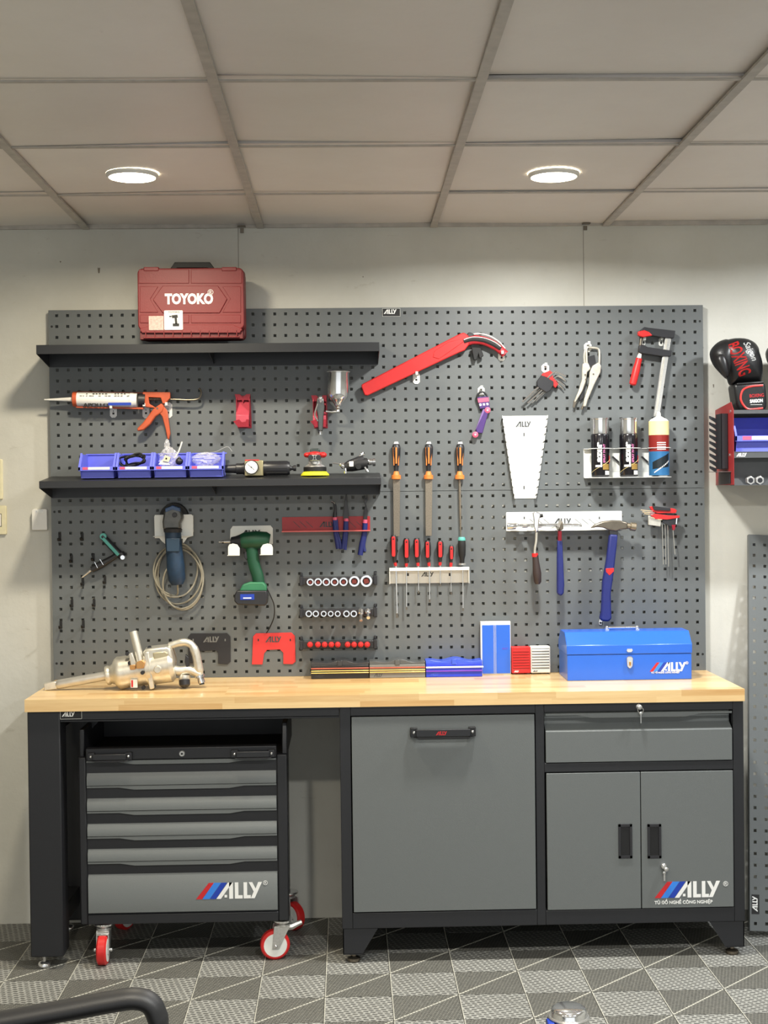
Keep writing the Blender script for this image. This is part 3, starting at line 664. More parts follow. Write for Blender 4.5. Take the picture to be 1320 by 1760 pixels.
# ================================================================== BLUE BINS AND THEIR CONTENTS
YB = -.20
zb_ = shz(sh2, -.14)
binx = [(134.5, 197), (198.5, 260.5), (261.5, 321.5), (322.5, 384)]
bl = ['empty blue plastic bin at the end of the row on the lower shelf', 'blue plastic bin holding a coiled black cable', 'blue plastic bin holding a clear bag and small white parts', 'blue plastic bin holding only crumpled clear bags']
def bin_(x0, x1, z0, z1, yf, yb, lb, grp, par=None, labelw=.72):
    t = thing('storage_bin', lb, 'storage bin', ((x0+x1)/2, (yf+yb)/2, z0), grp)
    w = .002; m = MB(); H_ = z1-z0; zl = z0+H_*.30; zo = z0+H_*.44; e = .006
    m.box(x0+e, x1-e, yf+.02, yb, z0, z0+w, binblue).box(x0+e, x1-e, yb-w, yb, z0, z1-.003, binblue).box(x0+.001, x1-.001, yb-.006, yb, z1-.004, z1, binblue)
    for s_ in (0, 1):
        xa = (x0+e) if s_ == 0 else (x1-e-w); m.prismx([(yf+.02, z0), (yb, z0), (yb, z1-.004), (yf+.045, z1-.004), (yf+.004, zo+.004), (yf+.004, zl)], xa, xa+w, binblue)
    m.box(x0+e, x1-e, yf+.018, yf+.02+w, z0, zl+.002, binblue)
    m.build('tray', t, bevel=.0005)
    m = MB(); m.box(x0, x1, yf, yf+.003, zl, zo, binblue).box(x0, x1, yf, yf+.02, zl-.0012, zl+.001, binblue)
    for xa in (x0, x1-.007): m.add([(xa, yf, zl), (xa+.007, yf, zl), (xa+.007, yf, zo), (xa+.007, yf+.045, z1), (xa, yf+.045, z1), (xa, yf, zo), (xa, yf+.003, zl), (xa+.007, yf+.003, zl), (xa+.007, yf+.048, z1), (xa, yf+.048, z1)], [(0,1,2,5),(5,2,3,4),(4,3,8,9),(9,8,7,6),(1,7,8,3,2),(0,5,4,9,6),(0,6,7,1)], binblue)
    m.build('rim', t, bevel=.0006)
    xw = x1-x0; la = x0+xw*.12; le = x0+xw*.86; zm = (zl+zo)/2+.001; lh = (zo-zl)*.36
    MB().box(la+xw*.15, le, yf-.0008, yf, zm-lh, zm+lh, lab).box(la, la+xw*.14, yf-.0008, yf, zm-lh, zm+lh, pink).build('name_label', t, label='white label with a pink end')
    return t
for i, (a0, a1) in enumerate(binx):
    A_ = WP(a0, 819, YB); D_ = WP(a1, 776, YB)
    z0 = shz(sh2, YB+.02)+.004
    bin_(A_.x, D_.x, z0, z0+.086, YB, -.055, bl[i], 'blue bins on the lower shelf')
zf = shz(sh2, -.12)+.012
def bagmesh(cx, cy, cz, rx, ry, rz, seed, m=clear):
    random.seed(seed); k = MB(); k.ball((cx, cy, cz), rx, m, 22, 16, sy=ry, sz=rz)
    for v in k.v:
        f = random.uniform(.72, 1.22); v.x = cx+(v.x-cx)*f; v.z = cz+(v.z-cz)*random.uniform(.8, 1.15); v.y = cy+(v.y-cy)*f
    return k
# cable in the second bin
random.seed(5); P = []
c0 = WP(229, 796, -.16)
for k in range(26):
    a = k*1.13; r1 = .040+.016*sin(k*1.7); r2 = .019+.010*sin(k*2.3)
    P.append((c0.x-.002+r1*cos(a)*.95, -.15+.026*sin(a*1.7+1), c0.z+.002+r2*sin(a)+.008))
tag(MB().tube(smoothpts(P, 6), .0029, rubber, 8).build('cable'), 'thin black cable coiled loosely in a blue bin', 'cable')
c0 = WP(290, 783, -.16)
t = T(290, 812, -.14, 'plastic_bag', 'clear plastic bag standing up out of the third blue bin', 'plastic bag', 'clear bags in the bins')
bagmesh(c0.x-.002, -.135, c0.z-.008, .034, .030, .036, 3).build('film', t, smooth=20); bagmesh(c0.x-.008, -.135, c0.z+.034, .009, .009, .022, 4).build('bag_neck', t, smooth=20)
c1 = WP(285, 786, -.17); MB().prism([(c1.x-.010, c1.z-.012), (c1.x+.010, c1.z-.016), (c1.x+.016, c1.z), (c1.x-.002, c1.z+.008)], -.172, -.164, cream).build('white_part', t)
MB().ball((c1.x+.002, -.173, c1.z-.004), .003, ink, 8, 6).build('dark_insert', t)
MB().prism([(c1.x-.026, c1.z-.024), (c1.x+.014, c1.z-.026), (c1.x+.0, c1.z-.010), (c1.x-.014, c1.z-.008)], -.168, -.158, whitep).build('white_part', t)
c0 = WP(353, 788, -.16)
t = T(350, 812, -.14, 'plastic_bag', 'crumpled clear plastic bags lying in the fourth blue bin', 'plastic bag', 'clear bags in the bins')
bagmesh(c0.x, -.135, c0.z-.002, .048, .032, .022, 8).build('film', t, smooth=20)
MB().tube(smoothpts(pts([(360, 778, -.15), (372, 776, -.15), (384, 770, -.15), (392, 768, -.15), (399, 776, -.15)]), 6), .0007, clear, 6).build('strip', t)
tag(MB().tube(smoothpts(pts([(300, 788, -.15), (307, 776, -.15), (313, 759, -.15)]), 5), [.0028]*10+[.0022], whitep, 8).build('cable_tie'), 'white plastic tie sticking up from the third blue bin', 'cable tie')
tag(MB().ball(WP(308, 793, -.16), .013, dark, 14, 10, sy=.012, sz=.012).ball(WP(308, 788, -.165), .006, dark, 10, 8).build('cap'), 'small black knob lying in the third blue bin', 'knob')
# ================================================================== OTHER THINGS ON THE LOWER SHELF
YS = -.13; zs = lambda y: shz(sh2, y)+.0005
# air filter with gauge
t = T(448, 817, YS, 'air_regulator', 'black air filter regulator with a round white pressure gauge', 'air regulator')
def X_(px, Y=YS): return WP(px, 800, Y).x
zc = zs(YS)+.0265
m = MB(); m.lathe((X_(387), YS, zc), (X_(424), YS, zc), [(0, .010), (.0, .0135), (.5, .0155), (.52, .019), (.8, .019), (1, .024)], dark, 24); m.build('inlet_cap', t)
MB().lathe((X_(452), YS, zc), (X_(498), YS, zc), [(0, .024), (.05, .0255), (.9, .0255), (1, .021)], dark, 28).build('filter_bowl', t)
m = MB()
for k in range(10): a = 2*pi*k/10; m.box(X_(458), X_(494), YS+.0255*cos(a)-.001, YS+.0255*cos(a)+.001, zc+.0255*sin(a)-.001, zc+.0255*sin(a)+.001, rubber)
m.build('bowl_ribs', t)
MB().lathe((X_(497), YS, zc), (X_(509), YS, zc), [(0, .012), (.3, .007), (.6, .007), (.6, .010), (1, .010)], dark, 16).build('drain_knob', t)
MB().box(X_(421), X_(453), YS-.026, YS+.026, zc-.026, zc+.028, mat('zinc_body', (168, 158, 122), .4, .6)).build('valve_body', t, bevel=.003)
MB().box(X_(422), X_(446), YS-.0265, YS+.02, zc+.026, zc+.0305, brightred).build('red_plate', t, bevel=.001)
gx, gz = WP(432, 803, YS-.05).x, WP(432, 803, YS-.05).z
MB().lathe((gx, YS-.050, gz), (gx, YS-.024, gz), [(0, .0205), (0, .0240), (.4, .0245), (1, .0235)], dark, 32).build('gauge_case', t)
MB().cyl((gx, YS-.0502, gz), (gx, YS-.046, gz), .0212, wht, seg=32).build('gauge_dial', t)
m = MB()
for k in range(13): a = radians(-45+k*22.5); ca, sa = cos(a), sin(a); m.bar((gx+ca*.0165, 0, gz+sa*.0165), (gx+ca*.0195, 0, gz+sa*.0195), .0009, YS-.0505, YS-.0501, ink)
m.bar((gx-.012, 0, gz+.010), (gx+.010, 0, gz-.009), .0012, YS-.0508, YS-.0504, ink); m.cyl((gx, YS-.0512, gz), (gx, YS-.0502, gz), .0022, ink, seg=12)
m.build('gauge_needle', t)
# palm sander
t = T(542, 817, YS, 'air_sander', 'small red and chrome palm sander with a yellow round pad', 'sander')
sx, z = WP(541.5, 817, YS).x, zs(YS)
MB().lathe((sx, YS, z), (sx, YS, z+.014), [(0, .0485), (.25, .0485), (.9, .041), (1, .038)], yellow, 36).build('foam_pad', t)
MB().lathe((sx, YS, z+.0135), (sx, YS, z+.030), [(0, .038), (.1, .0395), (.9, .0395), (1, .036)], rubber, 32).build('pad_backing', t)
MB().lathe((sx, YS, z+.029), (sx, YS, z+.050), [(0, .036), (.2, .034), (.5, .024), (1, .023)], steel, 28).build('shroud', t)
MB().lathe((sx, YS, z+.048), (sx, YS, z+.075), [(0, .023), (.3, .025), (.8, .024), (1, .018)], chrome, 24).build('motor_housing', t)
MB().ball((sx-.026, YS, z+.071), .0125, brightred, 16, 10, sy=.016, sz=.009).ball((sx+.028, YS, z+.071), .0135, brightred, 16, 10, sy=.016, sz=.010).ball((sx, YS, z+.074), .027, brightred, 18, 12, sy=.025, sz=.010).build('palm_grip', t)
MB().prism(rrect(sx-.016, sx+.018, z+.076, z+.093, .006), YS-.012, YS+.016, mat('grey_lever', (70, 78, 76), .35, .5)).build('lever', t, bevel=.002)
m = MB().box(sx-.019, sx+.019, YS-.042, YS-.018, z+.050, z+.071, steel); m.build('valve_block', t, bevel=.003)
for s_ in (-1, 1): MB().lathe((sx+s_*.013, YS-.048, z+.061), (sx+s_*.013, YS-.040, z+.061), [(0, .004), (0, .0085), (1, .0095)], dark, 16).build('port', t)
MB().prism([(sx-.004, z+.068), (sx+.004, z+.068), (sx+.0015, z+.061), (sx+.004, z+.054), (sx-.004, z+.054), (sx-.0015, z+.061)], YS-.044, YS-.0415, dark).build('valve_mark', t)
# air tool
t = T(608, 816, YS, 'air_ratchet', 'short black pneumatic tool with chrome fittings lying near the shelf end', 'air tool')
def q_(px, py, Y=YS): return WP(px, py, Y)
MB().tube([q_(594, 802), q_(600, 799), q_(618, 792), q_(626, 788)], [.012, .0155, .0165, .013], dark, 18).build('upper_barrel', t)
MB().tube([q_(592, 803), q_(604, 801), q_(622, 797), q_(632, 796)], [.015, .019, .021, .017], rubber, 20).build('body', t)
MB().lathe(q_(583, 797), q_(592, 801), [(0, .003), (.2, .006), (.5, .007), (.5, .011), (1, .012)], chrome, 16).build('nozzle', t)
MB().cyl(q_(572, 796), q_(583, 797), .0018, chrome, seg=8).build('needle', t)
MB().lathe(q_(632, 794), q_(645, 793), [(0, .010), (.1, .012), (.55, .012), (.55, .009), (.7, .009), (.7, .0125), (1, .0125)], chrome, 20).build('end_fitting', t)
MB().lathe(q_(617, 786), q_(625, 779), [(0, .005), (.6, .004), (.6, .0065), (1, .0065)], chrome, 14).build('top_screw', t)
for a, c in (((594, 805), (594, 814)), ((627, 803), (632, 811))): MB().lathe(q_(*a, YS-.012), q_(*c, YS-.014), [(0, .004), (.6, .004), (.6, .006), (1, .005)], chrome, 12).build('adjuster', t)
k = q_(616, 802, YS-.022); MB().lathe((k.x, k.y-.004, k.z), (k.x, k.y+.012, k.z), [(0, .004), (0, .009), (1, .012)], rubber, 18).build('inlet_port', t)
k = q_(604, 797, YS-.018); MB().box(k.x-.008, k.x+.007, k.y-.004, k.y+.01, k.z-.010, k.z+.008, whitep).build('white_block', t, bevel=.001)
for o_ in [t]: pass
# ================================================================== SMALL WHITE HOOKS
def hook(px, py, label, w=13, h=20, prong='fwd', Y=B, col=None, L=.03):
    col = col or white; p = WP(px, py, Y); hw, hh = U(w)/2, U(h)/2
    t = thing('pegboard_hook', label, 'hook', p, 'small white pegboard hooks'); c = hw*.55
    m = MB().prism([(p.x-hw, p.z+hh-c), (p.x-hw+c, p.z+hh), (p.x+hw-c, p.z+hh), (p.x+hw, p.z+hh-c), (p.x+hw, p.z-hh+c), (p.x+hw-c, p.z-hh), (p.x-hw+c, p.z-hh), (p.x-hw, p.z-hh+c)], Y-.002, Y, col)
    m.build('plate', t, bevel=.0004)
    MB().box(p.x-.0035, p.x+.0035, Y-.0024, Y-.002, p.z-hh*.45, p.z-hh*.45+.007, ink).box(p.x-.001, p.x+.001, Y-.0024, Y-.002, p.z, p.z+.006, ink).build('slot', t)
    zz = p.z+hh*.55
    MB().prismx([(Y-.002, zz-.002), (Y-L, zz-.002), (Y-L-.002, zz+.009), (Y-L, zz+.009), (Y-L+.002, zz), (Y-.002, zz)], p.x-.0045, p.x+.0045, col).build('prong', t, bevel=.0004)
    return t
# ================================================================== CAULKING GUN
YG = -.065
t = T(212, 688, YG, 'caulking_gun', 'orange metal caulking gun loaded with a white sealant cartridge', 'caulking gun')
g = lambda px, py, Y=YG: WP(px, py, Y)
aL, aR = g(127, 686), g(240, 688.5)
MB().lathe(g(76, 687), g(126, 686.5), [(0, .0022), (1, .0085)], whitep, 16).build('nozzle', t)
MB().lathe(g(126, 686), g(133, 686), [(0, .010), (0, .0262), (1, .0262), (1, .024)], orange, 28).build('front_ring', t)
MB().lathe(g(132, 686), g(236, 688), [(0, .0245), (.88, .0245), (.885, .0255), (.93, .0255), (.94, .0245), (1, .0245), (1, .012)], lab, 32).build('cartridge', t)
m = MB(); random.seed(2)
for r_ in range(3):
    for k in range(16):
        if random.random() < .8:
            u = g(137+k*5.4, 676.5+r_*3.4, YG-.0245); m.box(u.x, u.x+U(random.uniform(2, 4.6)), YG-.0252+abs(r_-1)*.002+.0022*(r_ == 0), YG-.0232+.0022*(r_ == 0), u.z-.0018, u.z+.0008, mat('grey_ink', (150, 150, 152), .6))
u = g(143, 699.5, YG-.023); m.text('APOLLO', u.x, u.z, YG-.0228+.004, .019, ink, bold=.05, sx=1.2)
a_, c_ = g(188, 697.5, YG), g(227, 692.5, YG); m.box(a_.x, c_.x, YG-.0236, YG-.02, a_.z, c_.z, dblue)
m.build('print', t)
MB().bar(g(131, 674, YG+.018), g(247, 676, YG+.018), .006, YG+.017, YG+.019, orange).bar(g(131, 699.5), g(247, 702), .006, YG-.006, YG+.012, orange).build('frame_rail', t, bevel=.0005)
m = MB(); m.lathe(g(239, 687.5), g(250, 688), [(0, .0235), (1, .0235)], dark, 24); m.build('rear_cup', t)
m = MB(); m.poly([(246, 674), (293, 674.5), (293, 684), (285, 694), (280, 694), (277, 684), (256, 683), (257, 694), (270, 702), (252, 700), (246, 694)], YG-.012, YG+.012, orange); m.build('gun_body', t, bevel=.002)
MB().cyl(g(238, 686), g(298, 686.5), .0022, oldsteel, seg=8).build('rod', t)
m = MB()
for k in range(9): m.lathe(g(257+k*2.5, 685.5), g(258.3+k*2.5, 685.5), [(0, .0055), (1, .0055)], oldsteel, 12)
m.build('spring', t)
MB().tube(smoothpts([g(298, 686.5), g(325, 687.5), g(340, 686), g(345, 680), g(345.5, 672), g(342, 667)], 4), .0032, oldsteel, 8).build('pull_rod', t)
MB().poly([(278, 693), (283, 698), (280, 708), (268, 716), (259, 729), (248, 739), (237, 741.5), (236, 737), (246, 727), (256, 714), (264, 703)], YG-.012, YG+.010, orange).build('handle', t, bevel=.004)
MB().poly([(280, 696), (288, 706), (290, 722), (293, 745), (290.5, 756), (288, 755), (285, 738), (279, 716), (274, 710)], YG-.009, YG+.007, orange).build('trigger', t, bevel=.003)
k = g(271, 702); MB().cyl((k.x, YG-.0135, k.z), (k.x, YG-.011, k.z), .0035, oldsteel, seg=12).build('rivet', t)
hook(195, 708, 'small white hook under the middle of the sealant cartridge', 12, 20, L=.055)
hook(251, 706, 'small white hook behind the caulking gun handle', 12, 26, L=.05); hook(289, 705, 'small white hook behind the caulking gun trigger', 14, 27, L=.05)
# ================================================================== RED BRACKETS AND SPRAY GUN
def redbr(cx, ytop, ybot, label):
    t = T(cx, ybot, -.03, 'spray_gun_holder', label, 'tool holder', 'red spray gun holders'); W = U(11); p0 = WP(cx, ytop, B); p1 = WP(cx, ybot, B)
    x, zt, zb = p0.x, p0.z, p1.z
    MB().prism([(x-W, zt-.004), (x+W*1.15, zt-.004), (x+W*1.25, zb), (x-W*.9, zb)], B-.002, B, dkred).box(x-W, x-W+.002, B-.04, B, zb+.01, zt-.012, dkred).box(x+W-.0, x+W+.002, B-.04, B, zb+.01, zt-.012, dkred).build('back_plate', t, bevel=.0004)
    pink_ = mat('holder_red_gloss', (196, 76, 92), .34, .2)
    MB().prismx([(B-.002, zt-.018), (B-.050, zt-.075), (B-.050, zb+.018), (B-.047, zb+.018), (B-.047, zt-.077), (B-.002, zt-.024)][:6], x-W, x+W, pink_).build('sloping_tray', t, bevel=.0005)
    MB().prism([(x-W-.006, zt), (x-W*.45, zt), (x-.001, zt-.012), (x+W*.55, zt), (x+W+.004, zt), (x+W, zt-.022), (x+.004, zt-.020), (x, zt-.032), (x-.004, zt-.020), (x-W, zt-.022)], B-.018, B-.016, dkred).build('notched_lip', t)
    MB().prism([(x-W-.009, zb+.022), (x-W*.5, zb+.028), (x-.002, zb+.018), (x+W*.5, zb+.020), (x+W*.6, zb+.028), (x+W, zb+.028), (x+W, zb+.002), (x-W*.7, zb+.002)], B-.056, B-.054, dkred).build('notched_lip', t)
redbr(418, 678, 736, 'empty dark red metal spray gun holder')
redbr(549, 680, 736, 'dark red metal holder with a chrome spray gun hanging in it')
YP = -.085
t = T(560, 690, YP, 'spray_gun', 'chrome paint spray gun with a round metal cup', 'spray gun')
MB().lathe(g(581, 697, YP), g(581.5, 640, YP), [(0, .012), (.06, .014), (.16, .026), (.26, .034), (.34, .0365), (.5, .037), (.97, .0372), (.975, .0405), (1, .0405), (1, .036)], chrome, 40).build('cup', t)
MB().lathe(g(581.5, 640, YP), g(581.5, 638, YP), [(0, .040), (.5, .041), (1, .036)], white, 36).build('cup_lid', t)
MB().lathe(g(581, 708, YP), g(581, 696, YP), [(0, .004), (.15, .006), (.3, .005), (.5, .009), (.7, .006), (1, .012)], chrome, 16).build('cup_neck', t)
MB().tube([g(560, 707, YP), g(570, 708, YP), g(584, 707, YP)], [.004, .0035, .0062], chrome, 12).build('fluid_tube', t)
MB().poly([(545, 684), (556, 684), (558, 700), (556, 716), (555, 741), (547, 741), (546, 716), (543, 700)], YP-.006, YP+.012, mat('gun_body_grey', (96, 98, 96), .3, .8)).build('gun_body', t, bevel=.003)
MB().ball(g(550.5, 685, YP-.012), .009, chrome, 14, 10).lathe(g(550.5, 692, YP-.012), g(550.5, 680, YP-.012), [(0, .004), (.3, .0075), (.5, .005), (.8, .008), (1, .003)], chrome, 14).build('air_cap', t)
MB().tube(smoothpts([g(546, 694, YP-.014), g(541, 712, YP-.016), g(546, 724, YP-.014)], 4), .0025, chrome, 8).build('trigger', t)
MB().lathe(g(550.5, 747, YP), g(550.5, 736, YP), [(0, .0078), (.18, .0078), (.2, .0045), (.6, .0045), (.7, .006), (1, .006)], chrome, 14).build('air_inlet', t)
# ================================================================== PRUNING SAW
YW = -.055
t = T(740, 640, YW, 'pruning_saw', 'curved grip pruning saw in a long bright red sheath', 'saw')
MB().poly([(621, 664), (621.5, 661), (790, 574), (797, 572), (805, 577), (806, 592), (799, 602), (785, 608), (632, 680), (627, 679.5), (624, 673)], YW-.009, YW+.009, brightred).build('sheath', t, bevel=.003)
MB().poly([(744, 614), (747, 603), (770, 588), (796, 582), (796, 588), (775, 603), (755, 617)], YW-.011, YW-.0085, brightred).build('sheath_rib', t, bevel=.0015)
hpts = [(797, 589), (812, 584), (832, 586), (850, 594), (862, 603), (868, 609)]
MB().tube(smoothpts([g(a, c, YW) for a, c in hpts], 5), [.0165]*8+[.0155]*8+[.014]*9+[.016], redink if 0 else mat('saw_grip_red', (170, 34, 44), .45), 14, flat=.6).build('grip', t)
MB().tube(smoothpts([g(a, c-1.5, YW-.0085) for a, c in ((797, 588), (812, 584.5), (832, 586.5), (850, 594), (861, 601))], 5), [.0078]*20+[.005], rubber, 10, flat=.4).build('grip_insert', t)
MB().tube(smoothpts([g(a, c-4, YW-.012) for a, c in ((797, 588), (812, 583.5), (832, 585), (850, 592), (861, 600))], 5), .0016, whitep, 8).build('grip_line', t)
MB().tube(smoothpts([g(a, c-10, YW) for a, c in ((803, 588), (820, 583.5), (840, 587), (857, 597), (868, 609))], 5), .0025, whitep, 8).build('grip_edge', t)
MB().ball(g(864, 606, YW), .013, dkred, 14, 10, sy=.010).build('end_knob', t)
MB().poly([(803, 573), (809, 571.5), (815, 575), (812, 580), (804, 580)], YW-.006, YW+.006, dark).build('release_button', t, bevel=.002)
MB().poly([(810, 597), (826, 598), (831, 612), (824, 617), (822, 609), (819, 619), (814, 619)], YW-.004, YW+.012, rubber).build('belt_loop', t, bevel=.002)
hook(715.5, 650, 'small white hook under the red saw sheath', 12, 20, L=.035); hook(862, 613, 'small white hook under the saw handle end', 12, 15, L=.035)
# ================================================================== FOLDING KEY SET (PURPLE)
YK = -.045
hook(827, 672, 'small white hook carrying the purple folding key set', 12, 15, L=.02)
t = T(828, 700, YK, 'folding_hex_key_set', 'purple and pink folding hex key set hanging from its printed card', 'hex key set')
MB().tube(smoothpts([g(a, c, YK) for a, c in ((822, 690), (820, 680), (828, 673), (836, 679), (838, 688))], 5), .0035, dark, 8).build('hanger_loop', t)
MB().poly([(820, 683), (839, 681), (842, 700), (825, 703)], YK-.003, YK+.003, purple).build('card', t, bevel=.001)
MB().poly([(820.5, 685), (839.5, 683), (840.5, 690), (822, 692)], YK-.0036, YK-.0028, pink).poly([(823.5, 694), (827, 693.5), (828, 697), (824.5, 698)], YK-.0036, YK-.0028, wht).poly([(829.5, 693.5), (833, 693), (834, 696.5), (830.5, 697)], YK-.0036, YK-.0028, wht).poly([(835.5, 693), (839, 692.5), (840, 696), (836.5, 696.5)], YK-.0036, YK-.0028, wht).build('print', t)
MB().poly([(834, 704), (840, 705), (829, 745), (819, 744), (818, 738)], YK-.008, YK+.008, purple).poly([(830, 703), (834, 704), (822, 737), (817, 739)], YK-.006, YK+.006, mat('lilac_plastic', (120, 96, 150), .4)).build('handle', t, bevel=.002)
for a, c in ((838, 705), (817, 747)): MB().lathe(g(a, c, YK-.0105), g(a, c, YK+.008), [(0, .007), (.1, .0105), (1, .0105)], pink, 20).build('pivot', t)
MB().cyl(g(838, 705, YK-.0115), g(838, 705, YK-.010), .0035, chrome, seg=10).cyl(g(817, 747, YK-.0115), g(817, 747, YK-.010), .0035, chrome, seg=10).build('pivot_screw', t)
# ================================================================== L KEY SET IN BLACK HOLDER
hook(937, 633, 'small white hook carrying the black and red hex key holder', 13, 15, L=.02)
t = T(935, 665, YK, 'hex_key_set', 'fan of chrome hex keys in a black holder with a red clip', 'hex key set')
MB().poly([(922, 656), (930, 645), (940, 649), (951, 656), (951, 662), (945, 672), (938, 675), (923, 665)], YK-.012, YK+.006, dark).build('holder', t, bevel=.002)
MB().poly([(932, 642), (945, 637), (950, 641), (950, 648), (959, 660), (955, 667), (946, 660), (943, 650), (930, 646)], YK-.008, YK+.004, brightred).build('red_clip', t, bevel=.002)
ends = [((898, 691), (952, 641), (973, 647)), ((907, 693), (956, 648), (972, 656)), ((914, 693), (953, 655), (971, 664)), ((921, 690), (951, 660), (969, 670)), ((911, 683), (948, 652), (966, 668))]
for k, (a, bq, c) in enumerate(ends):
    yy = YK-.004+.0035*k-.004; rr_ = .0036-.0005*k
    MB().tube(smoothpts([g(a[0], a[1], yy), g((a[0]+bq[0])/2, (a[1]+bq[1])/2, yy), g(bq[0]-2, bq[1]+1, yy), g(bq[0]+5, bq[1]-.5, yy), g((bq[0]+c[0])/2+4, (bq[1]+c[1])/2, yy), g(c[0], c[1], yy)], 4), rr_, chrome, 6).build('hex_key', t)
# ================================================================== LOCKING PLIERS
hook(1010, 597, 'small white hook carrying the locking pliers', 13, 16, L=.03)
t = T(1010, 650, YK, 'locking_pliers', 'nickel plated locking clamp pliers hanging jaws up', 'pliers')
MB().tube(smoothpts([g(a, c, YK) for a, c in ((1009, 632), (1008, 612), (1009, 598), (1016, 597.5), (1027, 599), (1030, 606), (1030, 622), (1029, 631))], 4), .0042, nickel, 10).build('jaw', t)
MB().tube(smoothpts([g(a, c, YK) for a, c in ((1005, 630), (1004, 612), (1006, 600))], 4), .0035, nickel, 10).build('jaw', t)
MB().poly([(1001, 625), (1010, 622), (1015, 634), (1009, 640), (1007, 655), (1001, 672), (989, 692), (986, 691), (994, 672), (1000, 652), (1000, 635)], YK-.006, YK+.006, nickel).build('fixed_handle', t, bevel=.003)
MB().poly([(1029, 622), (1033, 629), (1032, 640), (1022, 660), (1010, 688), (1007, 699), (1001, 699), (1004, 685), (1012, 660), (1013, 640), (1018, 629)], YK-.009, YK+.003, nickel).build('lever_handle', t, bevel=.003)
MB().poly([(1011, 613), (1022, 610), (1025, 630), (1012, 634)], YK+.003, YK+.006, dark).build('jaw_web', t)
MB().poly([(998, 672), (1005, 662), (1003, 684), (996, 690)], YK+.003, YK+.006, dark).build('release_lever', t, bevel=.001)
MB().lathe(g(1000, 704, YK-.003), g(1003, 694, YK-.003), [(0, .0045), (.5, .0045), (.5, .003), (1, .003)], oldsteel, 10).poly([(986, 688), (991, 690), (987, 701), (984, 700)], YK-.003, YK+.003, oldsteel).build('adjuster', t)
for a, c in ((1006, 644), (1020, 643), (1007, 652)): MB().cyl(g(a, c, YK-.0105), g(a, c, YK-.004), .003, oldsteel, seg=10).build('rivet', t)
# ================================================================== F CLAMP
YF_ = -.055
t = T(1125, 640, YF_, 'bar_clamp', 'black F shaped bar clamp with a red handle hanging head up', 'clamp')
MB().bar(g(1148, 581, YF_), g(1128, 716, YF_), .021, YF_-.005, YF_+.005, steel).build('bar', t, bevel=.001)
MB().bar(g(1146, 583, YF_-.006), g(1128.5, 705, YF_-.006), .006, YF_-.0065, YF_-.0045, nickel).build('bar_groove', t)
MB().poly([(1100, 568), (1107, 562.5), (1114, 564), (1160, 569), (1157, 582), (1140, 581), (1118, 577), (1101, 577)], YF_-.011, YF_+.011, dark).build('fixed_jaw', t, bevel=.002)
MB().poly([(1098, 594), (1104, 593), (1112, 597), (1154, 603), (1152, 613), (1138, 613), (1104, 608), (1097, 606)], YF_-.012, YF_+.012, dark).build('sliding_jaw', t, bevel=.002)
MB().poly([(1096, 570), (1107, 568), (1115, 571), (1121, 577), (1111, 579), (1104, 580), (1096, 577)], YF_-.014, YF_+.006, brightred).build('jaw_pad', t, bevel=.003)
MB().cyl(g(1102, 582, YF_), g(1098, 612, YF_), .005, oldsteel, seg=12).build('screw', t)
MB().lathe(g(1100, 608, YF_), g(1098, 616, YF_), [(0, .007), (1, .008)], whitep, 16).lathe(g(1087, 662, YF_), g(1098.5, 616, YF_), [(0, .008), (.04, .0125), (.15, .013), (.6, .0135), (.8, .0115), (1, .0115)], brightred, 12).build('handle', t)
hook(1106, 588, 'small white hook inside the bar clamp beside its screw', 6, 12, L=.02); hook(1136, 588, 'small white hook inside the bar clamp beside its bar', 8, 14, L=.02)
# ================================================================== WHITE WRENCH RACK
t = T(902, 858, B, 'wrench_rack', 'white tapered steel wrench rack with notched edges hanging empty', 'tool rack')
tl, tr, br_, bl_ = g(862, 715, B-.01), g(941, 714, B-.01), g(920, 857, B-.01), g(884, 857, B-.01)
zt_, zb2 = (tl.z+tr.z)/2, bl_.z
def wx(s_, z):                  # inner edge of the plate at height z
    f = (zt_-z)/(zt_-zb2); return (tl.x+.006)+(bl_.x-tl.x-.002)*f if s_ < 0 else (tr.x-.006)+(br_.x-tr.x+.002)*f
MB().prism([(wx(-1, zt_), zt_), (wx(1, zt_), zt_), (wx(1, zb2), zb2), (wx(-1, zb2), zb2)], B-.002, B, white).build('back_plate', t, bevel=.0004)
n = 11; hgt = (zt_-zb2)
for s_ in (-1, 1):
    m = MB(); P = [(B-.002, zt_), (B-.026, zt_)]
    for k in range(n):
        z0 = zt_-hgt*(k+.35)/n; P += [(B-.028, z0), (B-.012, z0-.006), (B-.012, z0-.010), (B-.026, z0-.007)]
    P += [(B-.022, zb2), (B-.002, zb2)]
    m.prismx(P, 0, .0018, white)
    for v in m.v: f = (zt_-v.z)/hgt; v.x = wx(s_, v.z)+(s_*.005*(B-v.y)/.026)+(v.x-.0009)
    m.build('notched_side', t)
q = g(886, 732, B-.002); MB().logo(q.x, q.z-.004, .0195, B-.0021, cutm).build('cut_lettering', t)
m = MB()
for py in (747, 838): q = g(900.5, py, B); m.box(q.x-.002, q.x+.002, B-.0024, B-.0019, q.z-.006, q.z+.006, ink)
kind(m.build('slot', t), 'stuff')
